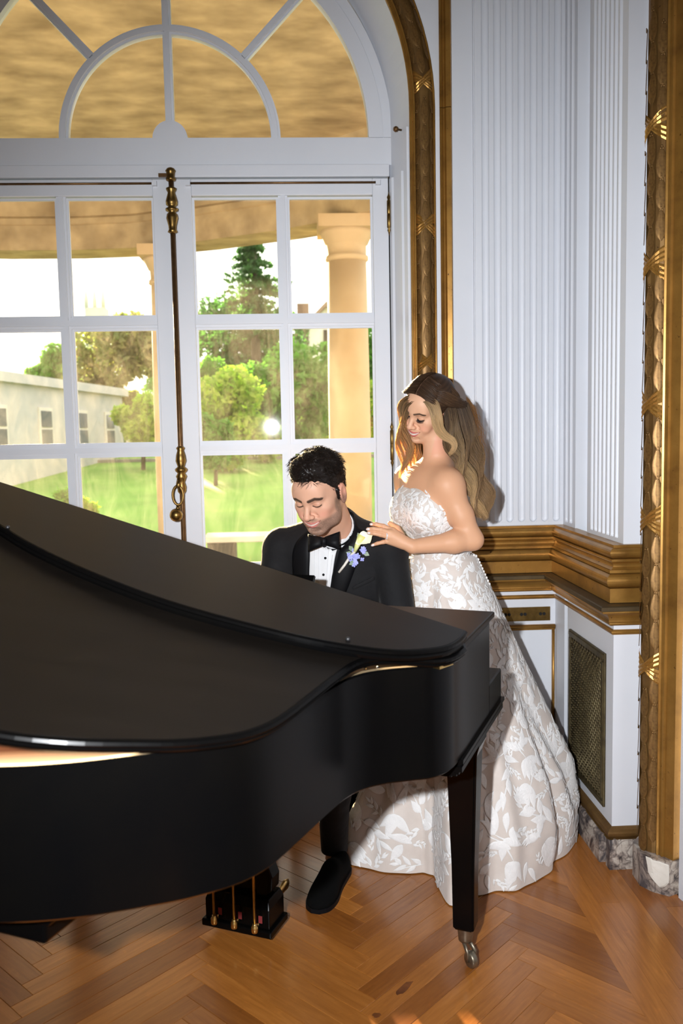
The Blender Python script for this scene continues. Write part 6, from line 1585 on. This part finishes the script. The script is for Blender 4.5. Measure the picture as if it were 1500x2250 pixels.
# loafers
def shoe(toe, heel, name='shoe'):
    toe, heel = Vector((toe[0], toe[1], 0)), Vector((heel[0], heel[1], 0)); d = (toe - heel); L = d.length; d /= L; sd = Vector((-d.y, d.x, 0)); st = [(0, .030, .075), (.08, .036, .080), (.25, .037, .082), (.42, .038, .100), (.52, .041, .088), (.68, .047, .066), (.82, .045, .053), (.93, .034, .043), (1.0, .010, .028)]
    st = [tuple(p) for p in crom(st, 4)]; vv = []; ff = []; n = 14
    for t, w, h in st:
        c = heel + d * L * t
        for i in range(n):
            a = PI * i / (n - 1); vv.append(tuple(c + sd * (w * math.cos(a)) + Vector((0, 0, 0.014 + (h - 0.014) * abs(math.sin(a)) ** 0.75))))
    for j in range(len(st) - 1):
        for i in range(n - 1): ff.append((j * n + i, j * n + i + 1, j * n + n + i + 1, j * n + n + i))
        ff.append((j * n, j * n + n, j * n + 2 * n - 1, j * n + n - 1))
    ff += [tuple(range(n)), tuple(range((len(st) - 1) * n, len(st) * n))]
    o = MB().add(vv, ff, True).build(name, 'velvet_black', groom); o['label'] = 'black velvet loafer'
    vv = []; ff = []
    ol = [tuple(heel + d * L * (t * 1.01 - .005) + sd * (w + .003)) for t, w, h in st] + [tuple(heel + d * L * (t * 1.01 - .005) - sd * (w + .003)) for t, w, h in st[::-1]]
    MB().prism([p[:2] for p in ol], 0.0005, 0.015).build('sole', 'satin_black', o)
    return o
tL, hL = FLR(692, 2008), FLR(752, 1912)
shoe(tL, hL); shoe((-0.24, 2.66), (-0.16, 2.95))
# boutonniere on the left lapel
bo = empty('boutonniere', (0, 0, 0)); bo.parent = groom; bo['label'] = 'calla lily and blue flower boutonniere'
def CP(px, py, off=0.02): return cast(px, py, off)
MB().tube([CP(746, 1256, .016), CP(758, 1240, .02), CP(770, 1222, .022), CP(780, 1212, .022)], [.0042, .0045, .005, .005], 10).build('stem', 'ribbon_wrap', bo)
sp = [CP(780, 1212, .024), CP(786, 1200, .028), CP(792, 1190, .032)]
MB().tube(sp + [CP(797, 1183, .036)], [.005, .009, .0115, .014], 14).build('lily_throat', 'lily_green', bo)
mb = MB(); vv = []; ff = []; ce = Vector(CP(800, 1187, .030)); n = 18
rim_px = [(783, 1197), (788, 1189), (793, 1180), (799, 1177), (806, 1179), (814, 1180), (825, 1180), (822, 1187), (818, 1196), (808, 1197), (797, 1198), (789, 1200)]
rp = [tuple(p) for p in crom([(*p, 0) for p in rim_px + rim_px[:1]], 3)][:-1]
for k, q in enumerate((0.2, 0.6, 1.0)):
    for i, p in enumerate(rp):
        w = Vector(CP(p[0], p[1], 0.030 + 0.012 * q)); vv.append(tuple(ce.lerp(w, q) + Vector((0, -0.004 * (1 - q), 0))))
m_ = len(rp)
for k in range(2):
    for i in range(m_): ff.append((k * m_ + i, k * m_ + (i + 1) % m_, (k + 1) * m_ + (i + 1) % m_, (k + 1) * m_ + i))
ff.append(tuple(range(m_))[::-1]); nv = len(vv); vv += [(x, y + 0.003, z) for x, y, z in vv]; ff += [tuple(nv + i for i in f[::-1]) for f in ff]
mb.add(vv, ff, True).build('lily_spathe', 'lily', bo)
rb = random.Random(3)
for k in range(26):
    cx, cy = (rb.gauss(781, 7.5), rb.gauss(1226, 7.5)) if k < 20 else (rb.gauss(801, 3), rb.gauss(1208, 4))
    c = Vector(CP(cx, cy, rb.uniform(.018, .032))); mb = MB(); nn = Vector((rb.uniform(-.5, .5), -1, rb.uniform(-.4, .6))).normalized(); q = Vector((0, 0, 1)).rotation_difference(nn); r0 = rb.uniform(0, 1)
    for i in range(4):
        a = r0 + i * PI / 2; u = q @ Vector((math.cos(a), math.sin(a), .15)); v_ = q @ Vector((-math.sin(a), math.cos(a), 0)); s_ = 0.0072
        pts = [c, c + u * s_ * .6 + v_ * s_ * .5, c + u * s_ * 1.1 + v_ * s_ * .2, c + u * s_ * 1.1 - v_ * s_ * .2, c + u * s_ * .6 - v_ * s_ * .5]; mb.add([tuple(p) for p in pts], [(0, 1, 2, 3, 4)])
    mb.build('blossom', 'hydrangea', bo, normals=False)
for (x, y, a) in ((772, 1206, 2.2), (768, 1216, 2.7), (790, 1181, 2.0), (805, 1215, -0.5), (774, 1235, 3.6)):
    c = Vector(CP(x, y, .02)); u = Vector((math.cos(a), -.3, math.sin(a))).normalized(); v_ = u.cross(Vector((0, -1, 0))).normalized(); s_ = .013
    MB().add([tuple(c + u * s_ * p + v_ * s_ * q) for p, q in ((-1, 0), (-.5, .5), (.2, .6), (1, 0), (.2, -.6), (-.5, -.5))], [(0, 1, 2, 3, 4, 5)]).build('leaf', 'eucalyptus', bo, normals=False)
# hair: short, dark and wavy
gh = Clay(GH.c - 0.18, GH.c + 0.18, 0.003)
gh.ell(GH, (0, -0.018, 0.046), (0.078, 0.096, 0.084), 0.01); gh.ell(GH, (0, -0.066, -0.005), (0.058, 0.036, 0.055), 0.02); gh.ell(GH, (0, 0.030, 0.098), (0.056, 0.046, 0.036), 0.025)
gh.ell(GH, (0, 0.104, 0.010), (0.062, 0.062, 0.068), 0.010, 'sub')
for x in (-1, 1): gh.ell(GH, (x * 0.080, -0.004, -0.030), (0.026, 0.048, 0.048), 0.006, 'sub'); gh.ell(GH, (x * 0.080, 0.066, 0.030), (0.030, 0.036, 0.040), 0.008, 'sub')
for x in (-1, 1): gh.lcone(GH, (x * 0.073, 0.012, 0.014), (x * 0.073, 0.014, -0.014), 0.006, 0.004, 0.008)
ghP, ghQ = gh.mesh(); rsn = np.random.RandomState(2); gl0 = GH.loc(ghP)
nz = np.sin(gl0[:, 0] * 210 + 2 * np.sin(gl0[:, 1] * 140)) * np.sin(gl0[:, 1] * 190 + 2.4 * np.sin(gl0[:, 2] * 120)) * np.sin(gl0[:, 2] * 160 + gl0[:, 0] * 90)
ghP = ghP + (GH.R @ (gl0 / (np.linalg.norm(gl0, axis=1)[:, None] + 1e-9)).T).T * (nz * 0.0035 * sst(0.03, 0.08, gl0[:, 2]))[:, None]
gcap = raw_obj('hair_cap', ghP, ghQ, 'hair', groom, np.tile(np.array((0.014, 0.009, 0.007)), (len(ghP), 1)) * (0.7 + 0.6 * rsn.rand(len(ghP), 1))); fix_normals(gcap)
hb = BVHTree.FromPolygons([Vector(p) for p in ghP], [tuple(int(i) for i in f) for f in ghQ])
sel = rsn.choice(len(ghP), 5200); PV, PQ_, PC = [], [], []; off = 0
for i in sel:
    p = Vector(ghP[i]); l = GH.loc(np.array([ghP[i]]))[0]; n_ = Vector(GH.R @ (l / (np.linalg.norm(l) + 1e-9)))
    if l[2] < -0.075: continue
    top = float(sst(0.02, 0.08, l[2])); ang = math.sin(l[0] * 95) * 1.6 + math.sin(l[1] * 80 + 1) * 1.6 + rsn.normal() * .5
    tang = Vector(GH.R @ np.array([math.cos(ang), math.sin(ang) * .8 + .25, 0.1])); tang = (tang - n_ * tang.dot(n_)).normalized()
    if top < .5: tang = (Vector(GH.R @ np.array([0, -.35, -1.0])) * (1 - top) + tang * top).normalized()
    Ls = (0.009 + 0.014 * top) * rsn.uniform(.7, 1.3); r = 0.0006
    pts = [p - n_ * .002, p + n_ * (.003 + .003 * top) + tang * Ls * .45, p + n_ * (.002 + .004 * top) + tang * Ls]
    sdv = tang.cross(n_).normalized()
    vv = []
    for q, w in zip(pts, (1, .9, .25)): vv += [q + sdv * r * w, q - sdv * r * w * .5 + n_ * r * w, q - sdv * r * w * .5 - n_ * r * w]
    PV += [tuple(x) for x in vv]
    for a in range(2):
        for k in range(3): PQ_.append((off + a * 3 + k, off + a * 3 + (k + 1) % 3, off + a * 3 + 3 + (k + 1) % 3, off + a * 3 + 3 + k))
    PC += [[0.022 * (v0 := rsn.uniform(.5, 1.6)), 0.014 * v0, 0.010 * v0]] * 9; off += 9
raw_obj('hair', np.array(PV), PQ_, 'hair', groom, np.array(PC))
# piano bench under him
bnch = tag(empty('piano_bench', (HIP.x, HIP.y, 0)), 'black piano bench under the seated man', 'bench')
def bq(x, y, z): return (HIP.x + UV.x * x + VV.x * y, HIP.y + UV.y * x + VV.y * y, z)
sq = lambda x, y, z0, z1, w, d: MB().prism([bq(x + a * w, y + c * d, 0)[:2] for a, c in ((-1, -1), (1, -1), (1, 1), (-1, 1))], z0, z1)
sq(-.07, 0.0, 0.445, 0.488, 0.21, 0.15).build('seat', 'ebony', bnch, bevel=0.012)
sq(-.07, 0.0, 0.40, 0.445, 0.195, 0.135).build('apron', 'ebony', bnch)
for x in (-1, 1):
    for y in (-1, 1): sq(-.07 + x * .17, y * .11, 0, 0.40, 0.018, 0.018).build('leg', 'ebony', bnch)
